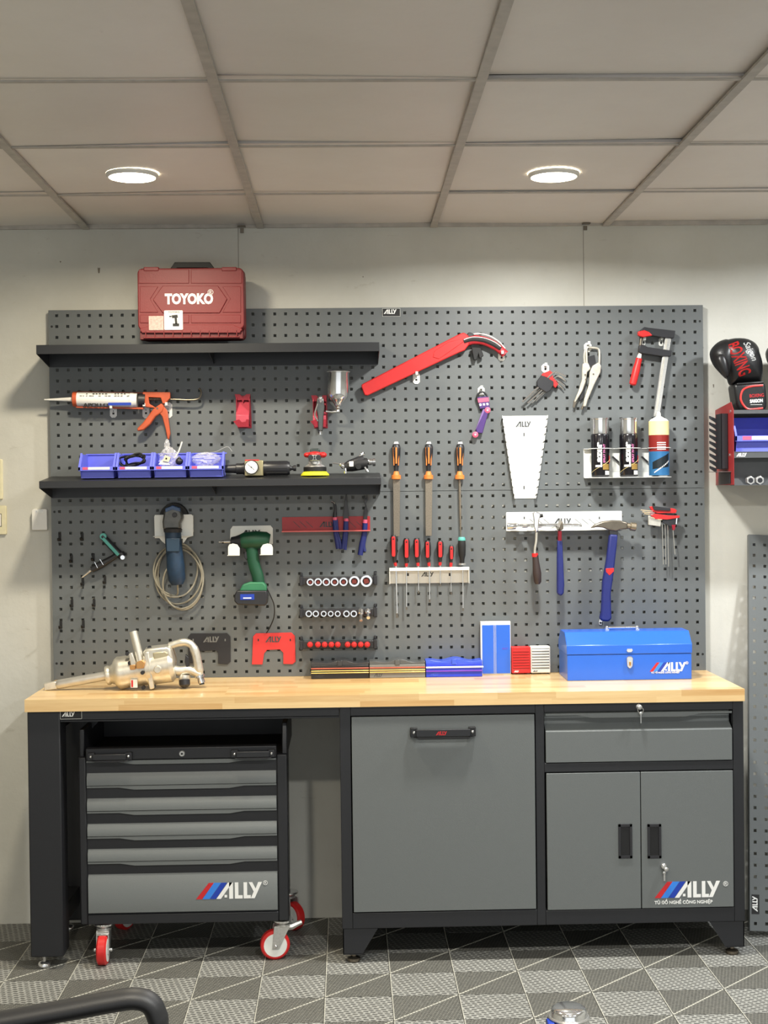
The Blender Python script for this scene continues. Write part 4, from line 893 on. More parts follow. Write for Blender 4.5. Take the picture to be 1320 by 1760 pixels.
# ================================================================== SPRAY CAN HOLDER AND CANS
YH = -.075
t = T(1075, 822, B, 'spray_can_holder', 'white steel holder with three round bays on the pegboard', 'can holder')
zt_, zb2 = g(1080, 770, YH).z, g(1080, 820, YH).z; xl, xr = g(1003, 800, B).x, g(1150, 800, YH).x
MB().prism(rrect(xl, xl+.028, zb2, zt_, .003), B-.002, B, white).box(xl+.028, xr+.004, B-.002, B, zb2, zb2+.02, white).build('back_plate', t, bevel=.0004)
cans = [(1032, 715, 816), (1081, 715, 816), (1133, 717, 817)]
for k, (cxp, _, _) in enumerate(cans):
    cx_ = g(cxp, 790, YH).x; R = .0375
    arc = [(cx_+R*cos(radians(a)), YH-.004+R*sin(radians(a))) for a in range(-200, 21, 10)]
    for (ZA, ZB_, w_) in ((zt_-.002, zt_, .010),):
        m = MB(); vs = []; fs = []
        for a in range(0, 37):
            th = 2*pi*a/36; vs += [(cx_+R*cos(th), YH+R*sin(th)*.9, ZA), (cx_+(R+w_*.35)*cos(th), YH+(R+w_*.35)*sin(th)*.9, ZA), (cx_+R*cos(th), YH+R*sin(th)*.9, ZB_), (cx_+(R+w_*.35)*cos(th), YH+(R+w_*.35)*sin(th)*.9, ZB_)]
            if a: q = 4*a; fs += [(q-4, q, q+1, q-3), (q-2, q-1, q+3, q+2), (q-4, q-2, q+2, q), (q-3, q+1, q+3, q-1)]
        m.add(vs, fs, white); m.build('can_ring', t)
    MB().lathe((cx_, YH, zb2-.002), (cx_, YH, zb2), [(0, R+.004), (1, R+.004)], white, 36).build('can_floor', t)
MB().box(xl, xr, YH+.028, B, zt_-.002, zt_, white).box(xl, xr, YH+.02, B, zb2-.002, zb2, white).box(xl+.028, xr, B-.0025, B-.0021, zb2+.0205, zt_-.0025, white).build('shelf_plate', t, bevel=.0004)
for px in (1057, 1107):
    q = g(px, 790, B); MB().prism([(q.x-.012, q.z+.01), (q.x-.008, q.z+.012), (q.x+.014, q.z-.008), (q.x+.010, q.z-.011)], B-.012, B-.002, dark).build('screw_bolt', t)
for k in range(2):
    cxp = cans[k][0]; c0 = g(cxp, 816, YH); zt2 = g(cxp, 719, YH).z; z0 = zb2+.0005; R = .0325
    t = thing('spray_can', ['black spray paint can with chrome cap, in the first bay of the holder', 'black spray paint can with chrome cap, in the middle bay of the holder'][k], 'spray can', (c0.x, YH, z0), 'spray paint cans')
    zm = g(cxp, 746, YH).z; H_ = zm-z0
    MB().lathe((c0.x, YH, z0), (c0.x, YH, zm+.002), [(0, R-.003), (.02, R-.0005), (.95, R), (.97, R-.001), (1, R-.004)], ink if 0 else mat('can_black', (22, 20, 26), .22, .2, coat=.5), 36).build('body', t)
    MB().lathe((c0.x, YH, zm-.001), (c0.x, YH, zt2), [(0, R-.003), (.06, R-.002), (.92, R-.0015), (.94, R+.0005), (1, R+.0005), (1, R-.003)], chrome, 36).build('cap', t)
    def cyltext(txt, size, m_, xoff, zoff, bold=.03, vert=True, sx=1.0):
        m = MB(); m.text(txt, 0, 0, 0, size, m_, bold=bold, sx=sx, rot=pi/2 if vert else 0)
        m = fine(m)
        for v in m.v:
            xx = v.x+xoff; a = max(-1.45, min(1.45, xx/R)); rr_ = R+.0003-(v.y*.5); v.x = c0.x+rr_*sin(a); v.y = YH-rr_*cos(a); v.z = z0+zoff+v.z
        return m
    cyltext('Lazer', .030, wht, -.001, .034, .045, sx=1.3).build('lettering', t)
    m = cyltext('SPRAY PAINT', .011, mat('pink_ink', (210, 120, 170), .4), .012, .050, .02); m.build('small_lettering', t)
    m = MB(); 
    for (a0, a1, zz0, zz1, mm_) in ((.1, .9, .026, .046, mat('gold_ink', (150, 120, 60), .4)), (.95, 1.35, .05, .075, redink), (.35, .95, .008, .022, whitep)):
        N = 8; vs = []
        for i in range(N+1): a = a0+(a1-a0)*i/N; vs += [(c0.x+(R+.0004)*sin(a), YH-(R+.0004)*cos(a), z0+zz0), (c0.x+(R+.0004)*sin(a), YH-(R+.0004)*cos(a), z0+zz1)]
        m.add(vs, [(2*i, 2*i+2, 2*i+3, 2*i+1) for i in range(N)], mm_)
    m.tube([(c0.x+(R+.0006)*sin(a/10), YH-(R+.0006)*cos(a/10), z0+.040+.018*(a/10)) for a in range(-13, 14)], .0007, mat('cream_ink', (220, 200, 140), .4), 5)
    m.build('print', t)
c0 = g(1133, 817, YH); z0 = zb2+.0005; R = .0355
t = thing('spray_can', 'tall cream, red and blue spray can without a cap, in the end bay', 'spray can', (c0.x, YH, z0), 'spray paint cans')
L_ = lambda y0, y1, r0, r1, m_, nm: MB().lathe((c0.x, YH, g(1133, y0, YH).z), (c0.x, YH, g(1133, y1, YH).z), [(0, r0), (1, r1)], m_, 36).build(nm, t)
L_(817, 776, R, R, mat('can_blue', (52, 110, 160), .3, .2), 'blue_band'); L_(776, 748, R, R, mat('can_red', (140, 44, 40), .3, .2), 'red_band'); L_(748, 724, R, R-.0005, mat('can_cream', (232, 218, 158), .35), 'cream_band')
MB().lathe((c0.x, YH, g(1133, 724, YH).z), (c0.x, YH, g(1133, 708, YH).z), [(0, R-.0008), (.2, R-.007), (.4, .016), (.45, .012), (.5, .012), (.52, .008), (.9, .007), (1, .004)], whitep, 24).build('valve', t)
m = MB(); N = 10
def band(m, a0, a1, za, zb_, mm_, za2=None, zb2_=None):
    vs = []; za2 = za if za2 is None else za2; zb2_ = zb_ if zb2_ is None else zb2_
    for i in range(N+1): u = i/N; a = a0+(a1-a0)*u; vs += [(c0.x+(R+.0004)*sin(a), YH-(R+.0004)*cos(a), za+(za2-za)*u), (c0.x+(R+.0004)*sin(a), YH-(R+.0004)*cos(a), zb_+(zb2_-zb_)*u)]
    m.add(vs, [(2*i, 2*i+2, 2*i+3, 2*i+1) for i in range(N)], mm_)
band(m, -.9, .9, z0+.026, z0+.050, mat('can_dark', (24, 34, 40), .3), z0+.034, z0+.082); band(m, -.7, .95, z0+.012, z0+.016, wht, z0+.052, z0+.058)
for k in range(4): zz = z0+.094+k*.0075; band(m, -.4, .5, zz, zz+.003, wht)
m.build('print', t)
# ================================================================== FILES ON HOOKS
for (cx_, yb_, kind_) in ((681, 922, 0), (737, 921, 0), (791, 925, 1)):
    YFi = -.044; lbn = {681: 'flat file with an orange and black handle, hanging nearest the shelves', 737: 'flat file with an orange and black handle, hanging in the middle of three', 791: 'thin round file with an orange and black handle'}[cx_]
    t = T(cx_, yb_, YFi, 'hand_file', lbn, 'file', 'files hanging in a row')
    dx = {681: 0, 737: -.5, 791: -1}[cx_]
    MB().poly([(cx_-5, 765), (cx_-3, 759), (cx_+3, 759), (cx_+5, 765), (cx_+5, 772), (cx_-5, 772)], B-.003, B-.001, white).build('hanger', t, bevel=.0004)
    MB().lathe(g(cx_+dx, 803, YFi), g(cx_, 763, YFi), [(0, .0085), (.15, .0100), (.5, .0145), (.8, .0155), (.95, .013), (1, .009)], dark, 20).build('handle', t)
    m = MB()
    for s_ in (-5, 0, 5): m.bar(g(cx_+s_*.95, 769, YFi-.0135+.002*abs(s_)/5), g(cx_+s_*.75, 800 if s_ else 797, YFi-.0135), .0038 if s_ else .0055, YFi-.0165+.0012*abs(s_), YFi-.009, mat('handle_orange', (226, 130, 60), .45))
    kind(m.build('orange_grip', t, bevel=.001), 'stuff')
    MB().lathe(g(cx_+dx, 811, YFi), g(cx_+dx, 801, YFi), [(0, .0075), (1, .0085)], dark, 16).build('ferrule_neck', t)
    MB().lathe(g(cx_+dx, 824, YFi), g(cx_+dx, 816, YFi), [(0, .008), (.1, .0165), (.9, .0165), (1, .009)], mat('handle_orange', (226, 130, 60), .45), 20).lathe(g(cx_+dx, 817, YFi), g(cx_+dx, 810, YFi), [(0, .012), (1, .008)], mat('handle_orange', (226, 130, 60), .45), 16).build('finger_guard', t)
    if kind_ == 0: MB().poly([(cx_-5.5+dx, 823), (cx_+6.5+dx, 823), (cx_+6+dx*2, yb_), (cx_-4.5+dx*2, yb_)], YFi-.0028, YFi+.0028, rust).build('blade', t, bevel=.0005)
    else: MB().lathe(g(cx_+1, yb_, YFi), g(cx_+dx, 823, YFi), [(0, .0012), (.15, .0028), (.5, .0042), (1, .0045)], rust, 12).build('blade', t)
# ================================================================== SCREWDRIVER RACK
t = T(736, 1003, B, 'screwdriver_rack', 'white steel screwdriver rack with cut lettering', 'tool rack')
a, c = g(669, 1003, B), g(805, 974, B)
MB().prism([(a.x, a.z), (c.x, a.z+.0), (c.x, c.z), (a.x, c.z)], B-.002, B, white).build('back_plate', t, bevel=.0004)
SY = B-.034; zt_ = c.z
MB().box(a.x, c.x, SY, B, zt_-.002, zt_+.0, white).box(a.x, c.x, SY-.001, SY+.0008, zt_-.010, zt_+.001, white).box(a.x, a.x+.002, SY, B, a.z, zt_, white).box(c.x-.002, c.x, SY, B, a.z, zt_, white).build('ledge', t, bevel=.0004)
q = g(724, 991, B-.002); MB().logo(q.x, q.z, .0155, B-.0021, cutm).build('cut_lettering', t)
m = MB()
for px in (701, 773): q = g(px, 987, B); m.box(q.x-.0035, q.x+.0035, B-.0026, B-.002, q.z-.006, q.z+.004, ink)
kind(m.build('slot', t), 'stuff')
drv = [(676, 920, 967, 1062, 6, 'longest red and black screwdriver', 680.5, .0034), (698.5, 925, 968, 1048, 6, 'red and black screwdriver with a long blade', 698.5, .0022), (716, 925, 967, 1020, 6, 'red and black screwdriver with a short blade', 719, .0018), (734.5, 929, 967, 1035, 5.5, 'slim red and black screwdriver', 738, .0024), (756.5, 929, 966, 1008, 6, 'stubby red and black screwdriver', 756.5, .0020), (776, 937, 968, 1022, 4.5, 'smallest red and black screwdriver', 775, .0016), (793.5, 924, 970, 1050, 6.5, 'black screwdriver with a turquoise end', 795.5, .0022)]
drvl = ['red and black screwdriver with the longest blade, first in the rack', 'red and black screwdriver, second in the rack from the longest one', 'red and black screwdriver with a medium blade, third in the rack', 'red and black screwdriver with a broad tip, in the middle of the rack', 'red and black screwdriver with the shortest blade', 'smallest red and black screwdriver, beside the turquoise ended one', 'black screwdriver with a turquoise end in the white rack']
YD = -.052
for (cx_, y0, y1, y2, hw, _, xb, br0), lb_ in zip(drv, drvl):
    t = T(cx_, y2, YD, 'screwdriver', lb_, 'screwdriver', 'screwdrivers in the white rack'); hw_ = U(hw); last = cx_ == 793.5
    top, bot = g(cx_, y0, YD), g(cx_+(xb-cx_)*.55, y1, YD); hm = rubber if last else mat('driver_black_grip', (44, 36, 38), .5)
    MB().lathe(bot, top, [(0, hw_*.45), (.08, hw_*.55), (.2, hw_*.62), (.35, hw_*.92), (.7, hw_*1.05), (.9, hw_*.95), (1, hw_*.6)], hm, 20).build('handle', t)
    if last:
        MB().lathe(g(cx_, y0+5, YD), g(cx_, y0-1, YD), [(0, hw_*1.0), (.6, hw_*.98), (1, hw_*.75)], teal, 20).build('end_cap', t)
        MB().lathe(g(cx_+1, y1+1, YD), g(cx_+1, y1-2, YD), [(0, hw_), (1, hw_)], steel, 20).build('collar', t)
    else:
        p_, q2 = g(cx_, y0+2, YD-hw_*.8), g(cx_+.3, y0+(y1-y0)*.78, YD-hw_*.8)
        MB().prism(rrect(p_.x-hw_*.52, p_.x+hw_*.52, q2.z, p_.z, hw_*.4), YD-hw_*1.12, YD-hw_*.5, brightred).build('red_inlay', t, bevel=.001)
        k = g(cx_, y0+6.5, YD-hw_); MB().cyl((k.x, YD-hw_*1.16, k.z), (k.x, YD-hw_*1.05, k.z), .0028, ink, seg=10).build('hanging_hole', t)
        MB().lathe(g(xb-.3, y1+6, YD), g(xb-(xb-cx_)*.4, y1-1, YD), [(0, .0045), (.5, .0055), (1, .005)], brightred, 14).build('collar', t)
    yt = y2-8 if br0 > .003 else y2-5
    MB().lathe(g(xb+(2 if cx_ == 676 else .4), yt, YD), g(xb, y1+4, YD), [(0, br0), (1, br0)], chrome, 10).build('shaft', t)
    e0, e1 = g(xb+(2 if cx_ == 676 else .4), y2, YD), g(xb+(2 if cx_ == 676 else .4), yt, YD)
    MB().bar(e0, e1, br0*2.6, YD-.001, YD+.001, oldsteel, br0*2).build('tip', t)
# ================================================================== RED PLIERS RACK
t = T(560, 915, B, 'pliers_rack', 'dull red steel tool rack with slanted cuts, carrying three pliers', 'tool rack')
a, c = g(485, 914, B), g(636, 887, B); rk = mat('rack_red', (170, 36, 40), .42)
MB().prism(rrect(a.x, c.x, a.z, c.z, .003), B-.002, B, rk).build('back_plate', t, bevel=.0004)
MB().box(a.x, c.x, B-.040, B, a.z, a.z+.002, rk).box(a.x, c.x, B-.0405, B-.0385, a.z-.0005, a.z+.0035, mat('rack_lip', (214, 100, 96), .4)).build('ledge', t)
m = MB()
for px in (504, 515, 526, 600, 612): m.bar(g(px, 896, B), g(px+12, 907, B), .0016, B-.0024, B-.002, cutm)
q = g(549, 906, B); m.logo(q.x, q.z, .019, B-.0021, cutm); kind(m.build('cut_lettering', t), 'stuff')
YL2 = B-.022
def grip(P, r, m_=navy, flat=.8): return MB().tube(smoothpts([g(a, c, YL2) for a, c in P], 4), r, m_, 12, flat=flat)
t = T(576, 946, YL2, 'curved_pick_pliers', 'blue handled pliers with a bent steel tip in the red rack', 'pliers', 'pliers in the red rack')
grip([(575, 893), (576, 912), (579, 930), (581, 943)], .0075).build('handle', t); grip([(578, 893), (580, 915), (584, 932), (586, 944)], .0055).build('handle', t)
MB().tube(smoothpts([g(a, c, YL2) for a, c in ((575, 894), (576, 878), (575, 866), (570, 862))], 4), [.007]*4+[.005]*4+[.0035]*5, dark, 10).build('jaw', t)
MB().tube(pts([(576, 866, YL2-.004), (574, 863, YL2-.005), (570, 861.5, YL2-.004)]), .002, chrome, 8).build('bent_tip', t)
MB().cyl(g(575.5, 894, YL2), g(575.5, 889, YL2), .0078, pink).build('collar', t)
t = T(593, 946, YL2, 'needle_nose_pliers', 'blue handled pliers with dark pointed jaws, middle of the red rack', 'pliers', 'pliers in the red rack')
grip([(594, 895), (593, 915), (591, 932), (589, 943)], .0075).build('handle', t); grip([(596, 895), (596, 915), (594, 934), (593, 945)], .0055).build('handle', t)
MB().poly([(590, 893), (599, 893), (599, 884), (597, 868), (596, 850), (594, 850), (592, 868), (590, 884)], YL2-.004, YL2+.004, dark).build('jaw', t, bevel=.001)
MB().cyl(g(595, 896, YL2), g(595, 891, YL2), .008, pink).build('collar', t)
t = T(620, 957, YL2, 'cutting_pliers', 'long blue handled cutting pliers with black jaws nearest the rack end', 'pliers', 'pliers in the red rack')
grip([(627, 898), (626, 915), (622, 935), (619, 954)], [.0085]*8+[.0092]*5).build('handle', t); grip([(629, 899), (628, 918), (625, 938), (627, 948)], .006).build('handle', t)
MB().poly([(624, 895), (631, 895), (632, 878), (629, 866), (633, 858), (631, 849), (629, 858), (627, 850), (625, 862), (628, 868), (625, 880)], YL2-.005, YL2+.005, dark).build('jaw', t, bevel=.001)
MB().cyl(g(627, 899, YL2), g(627.5, 893, YL2), .0085, pink).build('collar', t)
# ================================================================== SOCKET RAILS
def rail(y, label):
    t = T(582, y+10, B, 'socket_rail', label, 'socket rail', 'black socket rails'); a, c = g(515, y+9 if y < 1100 else y+9, B-.02), g(648, y-9, B-.02)
    z0, z1 = a.z, c.z
    MB().box(a.x+.004, c.x-.004, B-.022, B-.002, z0+.003, z1-.003, dark).build('rail_bar', t, bevel=.002)
    for xa in (a.x, c.x-.012): MB().box(xa, xa+.012, B-.026, B, z0, z1, dark).box(xa+.002, xa+.010, B-.012, B, z1, z1+.012, dark).build('end_block', t, bevel=.0015)
    m = MB().box(a.x+.02, c.x-.02, B-.0235, B-.021, z0+.008, z1-.008, mat('rail_track', (40, 30, 30), .5)); m.build('socket_track', t)
rail(998, 'black socket rail on the pegboard, topmost of three'); rail(1053, 'black socket rail on the pegboard, middle of three'); rail(1108, 'black socket rail with red pegs, lowest of three')
inkred = mat('socket_core_red', (110, 40, 32), .5)
def socket_(x, y, r, L, m_, label, grp, square=True, tall=False):
    p = g(x, y, B-.03); t = thing('socket', label, 'socket', p, grp); y0 = p.y-L
    R = U(r)
    MB().lathe((p.x, B-.022, p.z), (p.x, y0, p.z), [(0, R*.85), (.3, R*.9), (.35, R), (.93, R), (1, R*.93), (1, R*.62), (.75, R*.58)], m_, 28, False).build('shell', t)
    if square:
        s_ = R*.40; k = MB().box(-s_, s_, y0+L*.18, y0+L*.9, -s_, s_, inkred); an = random.uniform(-.3, .3)
        for v in k.v: xx, zz = v.x, v.z; v.x = p.x+xx*cos(an)-zz*sin(an); v.z = p.z+xx*sin(an)+zz*cos(an)
        k.build('square_core', t)
    MB().cyl((p.x, y0+L*.5, p.z), (p.x, y0+L*.55, p.z), R*.6, mat('socket_hollow', (58, 44, 38), .5)).build('hollow', t)
random.seed(9)
ords = ['first', 'second', 'third', 'fourth', 'fifth', 'sixth', 'seventh', 'eighth', 'ninth']
for k, (x, r) in enumerate(((533.5, 6.3), (547, 6.8), (561, 6.8), (575.3, 7.2), (590.5, 7.6), (609, 9.6), (629.5, 10.5))):
    socket_(x, 1000-(r-6)*.45+.2, r, .020, chrome, ['chrome socket on the top rail, %s and smallest group from the drill side' % ords[k], 'large chrome socket on the top rail, second largest', 'largest chrome socket, at the end of the top rail'][0 if k < 5 else k-4], 'chrome sockets on the top rail')
for k, (x, r) in enumerate(((531, 5.8), (543, 5.7), (556.5, 5.2), (568.5, 5.1), (580.5, 5.3), (595.5, 5.9), (608, 5.9))):
    socket_(x, 1054, r, .024, chrome, 'small deep chrome socket, %s on the middle rail' % ords[k], 'small sockets on the middle rail', square=False)
for k, (x, y, x2, y2) in enumerate(((620, 1050, 620.5, 1067), (632, 1050, 633, 1062))):
    t = T(x, y, B-.03, 'socket_bit', ['chrome extension bit pointing down, nearer the small sockets', 'chrome extension bit at the very end of the middle rail'][k], 'bit', 'bits on the middle rail')
    p, q = g(x, y, B-.025), g(x2, y2, B-.075)
    MB().lathe((p.x, B-.022, p.z), (p.x, B-.045, p.z-.001), [(0, .010), (.8, .010), (1, .008)], chrome, 20).build('collar', t)
    MB().lathe(Vector((p.x, B-.040, p.z)), q, [(0, .010), (.25, .0085), (.3, .0055), (.85, .005), (.9, .0065), (1, .006)], chrome, 16).build('shaft', t)
for k, x in enumerate((533, 546.5, 558, 569.5, 580.5, 597.5, 608.5, 620, 631)):
    p = g(x, 1107.5, B-.02); t = thing('socket_peg', 'round red plastic peg, %s along the lowest rail' % ords[k], 'peg', p, 'red pegs on the lowest rail')
    MB().lathe((p.x, B-.022, p.z), (p.x, B-.036, p.z), [(0, .0098), (.6, .0102), (.9, .0092), (1, .006)], brightred, 24).build('peg_head', t)
    MB().box(p.x-.0045, p.x+.0045, B-.042, B-.034, p.z-.0045, p.z+.0045, brightred).build('square_stud', t, bevel=.001)
# ================================================================== GRINDER
YGr = -.10
t = T(298, 925, B, 'tool_holder', 'white steel holder carrying the angle grinder', 'tool holder')
MB().poly([(265, 888), (267, 885), (329, 884), (332, 887), (332, 921), (322, 924), (316, 933), (314, 933), (314, 926), (284, 926), (284, 935), (278, 930), (274, 925), (266, 925)], B-.036, B-.034, white, Y=B-.035).build('back_plate', t, bevel=.0005)
for px in (266, 330): q = g(px, 900, B-.035); MB().box(q.x, q.x+.002, B-.034, B, q.z-.03, q.z+.03, white).build('side_flange', t)
MB().box(g(266, 900, B).x, g(332, 900, B).x, B-.05, B-.003, g(290, 921, B-.02).z-.002, g(290, 921, B-.02).z, white).build('ledge', t, bevel=.0005)
t = T(302, 950, YGr, 'angle_grinder', 'worn blue angle grinder hanging head up in a white holder', 'grinder')
gh = mat('grinder_gear_case', (92, 92, 90), .4, .5, var=.2)
p = g(299, 889, B-.02); MB().lathe((p.x, B-.032, p.z), (p.x, B-.006, p.z), [(0, .035), (0, .049), (1, .051)], rubber, 40).build('wheel_guard', t)
MB().poly([(282, 879), (286, 872), (296, 868), (310, 872), (314, 882), (316, 890), (311, 900), (312, 910), (280, 911), (279, 897)], YGr-.012, YGr+.03, gh, sc=.93).build('gear_case', t, bevel=.006)
MB().poly([(284, 874), (297, 868.5), (310, 873), (311, 880), (297, 876), (285, 881)], YGr-.014, YGr+.01, mat('grinder_blue_worn', (60, 84, 120), .45, var=.25)).build('blue_cap', t, bevel=.003)
k = g(300, 885, YGr-.016); MB().cyl((k.x, k.y-.001, k.z), (k.x, k.y+.006, k.z), .0085, dark).build('spindle_lock', t, bevel=.001)
MB().lathe(g(297, 915, YGr+.01), g(297, 909, YGr+.01), [(0, .031), (1, .033)], dark, 28).build('collar', t)
MB().tube([g(a, c, YGr+.012) for a, c in ((297, 913), (298, 930), (300, 950), (302, 975), (304, 996), (305, 1005))], [.0285, .0285, .0290, .0315, .0300, .020], oldblue, 28).build('motor_body', t)
MB().poly([(286, 925), (309, 925), (309, 948), (287, 948)], YGr-.020, YGr, mat('grinder_label_dark', (34, 56, 76), .4)).build('grip_panel', t, bevel=.002)
random.seed(4); P = []; 
loops = [(304, 975, 40, 44), (306, 984, 42, 50), (312, 990, 38, 52), (300, 972, 36, 50), (316, 1000, 36, 44)]
P.append((305, 1003, -.09))
for k in range(54):
    i = k/12; lp = loops[min(int(i), 4)]; nx = loops[min(int(i)+1, 4)]; f = i-int(i); cx_, cy_, rx, ry = [lp[j]+(nx[j]-lp[j])*f for j in range(4)]
    a = 2*pi*k/12+pi*.5; yy = -.050-.010*sin(k*.9)
    P.append((cx_+rx*cos(a), cy_+ry*sin(a)+4, yy))
MB().tube(smoothpts(pts(P), 5), .0030, cableg, 8).build('cord', t)
# ================================================================== DRILL
t = T(432, 955, B, 'tool_holder', 'white steel holder carrying the green cordless drill', 'tool holder')
MB().poly([(396, 910), (400, 904), (465, 903), (469, 908), (469, 935), (395, 936)], B-.005, B-.003, white, Y=B-.004).build('back_plate', t, bevel=.0005)
for q in ([(392, 940), (394, 936), (400, 934), (408, 936), (412, 942), (412, 955), (392, 955)], [(448, 942), (452, 936), (460, 934), (467, 936), (469, 941), (469, 954), (448, 954)]):
    MB().poly(q, -.112, -.110, white).build('front_tab', t, bevel=.0005)
a, c = g(392, 955, -.1), g(469, 954, -.1)
MB().box(g(394, 955, B).x, g(412, 955, B).x, -.111, B-.003, g(400, 955, -.1).z, g(400, 955, -.1).z+.002, white).box(g(449, 955, B).x, g(469, 955, B).x, -.111, B-.003, g(460, 954, -.1).z, g(460, 954, -.1).z+.002, white).build('support_arm', t)
q = g(413, 922, B-.006); MB().logo(q.x, q.z-.003, .025, B-.0053, cutm).build('cut_lettering', t)
YDr = -.085
t = T(432, 1040, YDr, 'cordless_drill', 'green cordless drill with a black battery hanging by its chuck', 'drill')
MB().tube([g(a, c, YDr) for a, c in ((412, 929), (420, 929), (440, 928), (458, 928), (463, 929))], [.021, .029, .031, .028, .022], green, 24).build('motor_body', t)
MB().lathe(g(396, 931, YDr), g(414, 930, YDr), [(0, .008), (.1, .016), (.5, .018), (.9, .023), (1, .024)], dark, 24).build('chuck', t)
MB().lathe(g(376, 931.5, YDr), g(396, 931, YDr), [(0, .002), (.4, .002), (.45, .0042), (1, .005)], steel, 12).build('bit', t)
MB().tube(smoothpts([g(a, c, YDr) for a, c in ((432, 935), (434, 955), (438, 975), (443, 990), (445, 1003))], 4), [.021]*8+[.0205]*9, green, 18, flat=.85).build('grip', t)
MB().poly([(420, 948), (424, 947), (427, 956), (424, 963), (420, 958)], YDr-.008, YDr+.008, dark).build('trigger', t, bevel=.002)
MB().poly([(412, 1015), (418, 1004), (430, 1000), (453, 1000), (458, 1006), (459, 1015)], YDr-.028, YDr+.028, mat('drill_green_light', (50, 120, 84), .5, var=.1)).build('battery_shoe', t, bevel=.004)
MB().poly([(404, 1022), (408, 1014), (459, 1014), (461, 1026), (460, 1036), (456, 1040), (409, 1038), (404, 1032)], YDr-.034, YDr+.034, dark).build('battery', t, bevel=.004)
a, c = g(413, 1031, YDr-.035), g(437, 1021, YDr-.035); MB().box(a.x, c.x, YDr-.0355, YDr-.033, a.z, c.z, dblue).box(a.x+.01, c.x-.01, YDr-.036, YDr-.035, a.z+.004, a.z+.008, wht).build('battery_label', t)
MB().tube(smoothpts(pts([(457, 1008, YDr), (464, 1022, YDr), (471, 1040, YDr+.01), (471, 1060, YDr+.02), (464, 1078, YDr+.035), (458, 1088, YDr+.045)]), 5), .0019, rubber, 8).build('wrist_strap', t)
# ================================================================== T HANDLE DRIVER
YT = -.05
t = T(178, 955, YT, 't_handle_driver', 'black and teal T handle driver hanging on two black pegs', 'screwdriver')
MB().tube([g(176, 921, YT), g(190, 937, YT), g(211, 958, YT)], [.0110, .0125, .0125], dark, 16).tube([g(207, 951, YT), g(212, 957, YT)], .0135, dark, 14).build('cross_handle', t)
MB().bar(g(177, 925, YT-.008), g(204, 954, YT-.008), .0110, YT-.014, YT-.003, teal).build('teal_inlay', t, bevel=.001)
k = g(178, 922, YT); MB().lathe((k.x, YT-.010, k.z), (k.x, YT+.006, k.z), [(0, .005), (0, .0115), (1, .0115)], teal, 20).build('end_ring', t)
MB().tube([g(204, 952, YT), g(190, 961, YT), g(173, 971, YT), g(158, 979, YT)], [.008, .0105, .0130, .0110], dark, 16).build('shank', t)
for (a, c) in (((172, 961), (178, 971)), ((163, 966), (168, 976))):
    MB().bar(g(*a, YT-.01), g(*c, YT-.01), .0016, YT-.0145, YT+.004, chrome).build('steel_band', t)
MB().lathe(g(140, 993, YT), g(156, 980, YT), [(0, .0015), (.2, .0035), (.8, .0045), (1, .005)], chrome, 12).build('bit', t)
k = g(211, 958, YT-.01); MB().lathe((k.x, YT-.016, k.z), (k.x, YT, k.z), [(0, .003), (0, .0075), (1, .009)], chrome, 20).build('cap_screw', t)
# ================================================================== SMALL BLACK PEGS
pg = [((103, 924), 'in the top row, nearest the board edge'), ((141.5, 923), 'in the top row, second from the board edge'), ((123, 961), 'under the top row, beside the driver tip'), ((160.5, 958), 'behind the shank of the T handle driver'), ((142.5, 1000), 'just under the tip of the T handle driver'), ((180.5, 997), 'below the T handle driver, on its own'),
      ((124, 1037), 'in the pair of the fourth row, nearer the board edge'), ((162, 1036), 'in the pair of the fourth row, farther from the board edge'), ((105, 1074), 'in the lowest row, nearest the board edge'), ((143.5, 1073), 'in the lowest row, second from the board edge')]
for (px, py), lb_ in pg:
    p = g(px, py, B); t = thing('pegboard_peg', 'small black pegboard peg '+lb_, 'peg', p, 'small black pegboard pegs')
    MB().box(p.x-.0045, p.x+.0045, B-.003, B, p.z-.013, p.z+.014, rubber).build('plate', t, bevel=.001)
    MB().tube([(p.x, B-.002, p.z-.008), (p.x-.0, B-.026, p.z-.008), (p.x, B-.029, p.z-.002)], .0042, rubber, 8).build('prong', t)
# ================================================================== U BRACKETS
for (pp, m_, nm, lx) in (([(323, 1095), (328, 1088.5), (390, 1088), (396, 1094), (396.5, 1137), (391, 1142), (375, 1141), (375, 1122), (371, 1118), (345, 1119), (341, 1124), (341, 1140), (324, 1140)], dark, 'black U shaped steel tool holder hanging empty behind the impact wrench', 349),
                       ([(435, 1094), (440, 1088.5), (501, 1087), (507, 1093), (508, 1137), (503, 1141.5), (487, 1141), (487, 1122), (481, 1116), (459, 1117), (454, 1123), (451, 1142), (433, 1142)], mat('bracket_red', (212, 52, 50), .42), 'bright red U shaped steel tool holder hanging empty', 456)):
    t = T(pp[0][0]+36, 1142, B, 'u_holder', nm, 'tool holder', 'U shaped tool holders')
    MB().poly(pp, B-.004, B-.002, m_, Y=B-.003).build('plate', t, bevel=.0006)
    q = g(lx, 1104, B-.004); MB().logo(q.x, q.z, .020, B-.0042, mat('cut_grey', (120, 122, 122), .5) if m_ is dark else cutm).build('cut_lettering', t)
    for px in (pp[0][0]+9, pp[0][0]+64): q = g(px, 1100, B-.004); MB().box(q.x-.002, q.x+.002, B-.0045, B-.004, q.z-.004, q.z+.004, mat('cut_grey', (120, 122, 122), .5) if m_ is dark else ink).build('slot', t)
    for q in ((pp[11], pp[12]),): pass
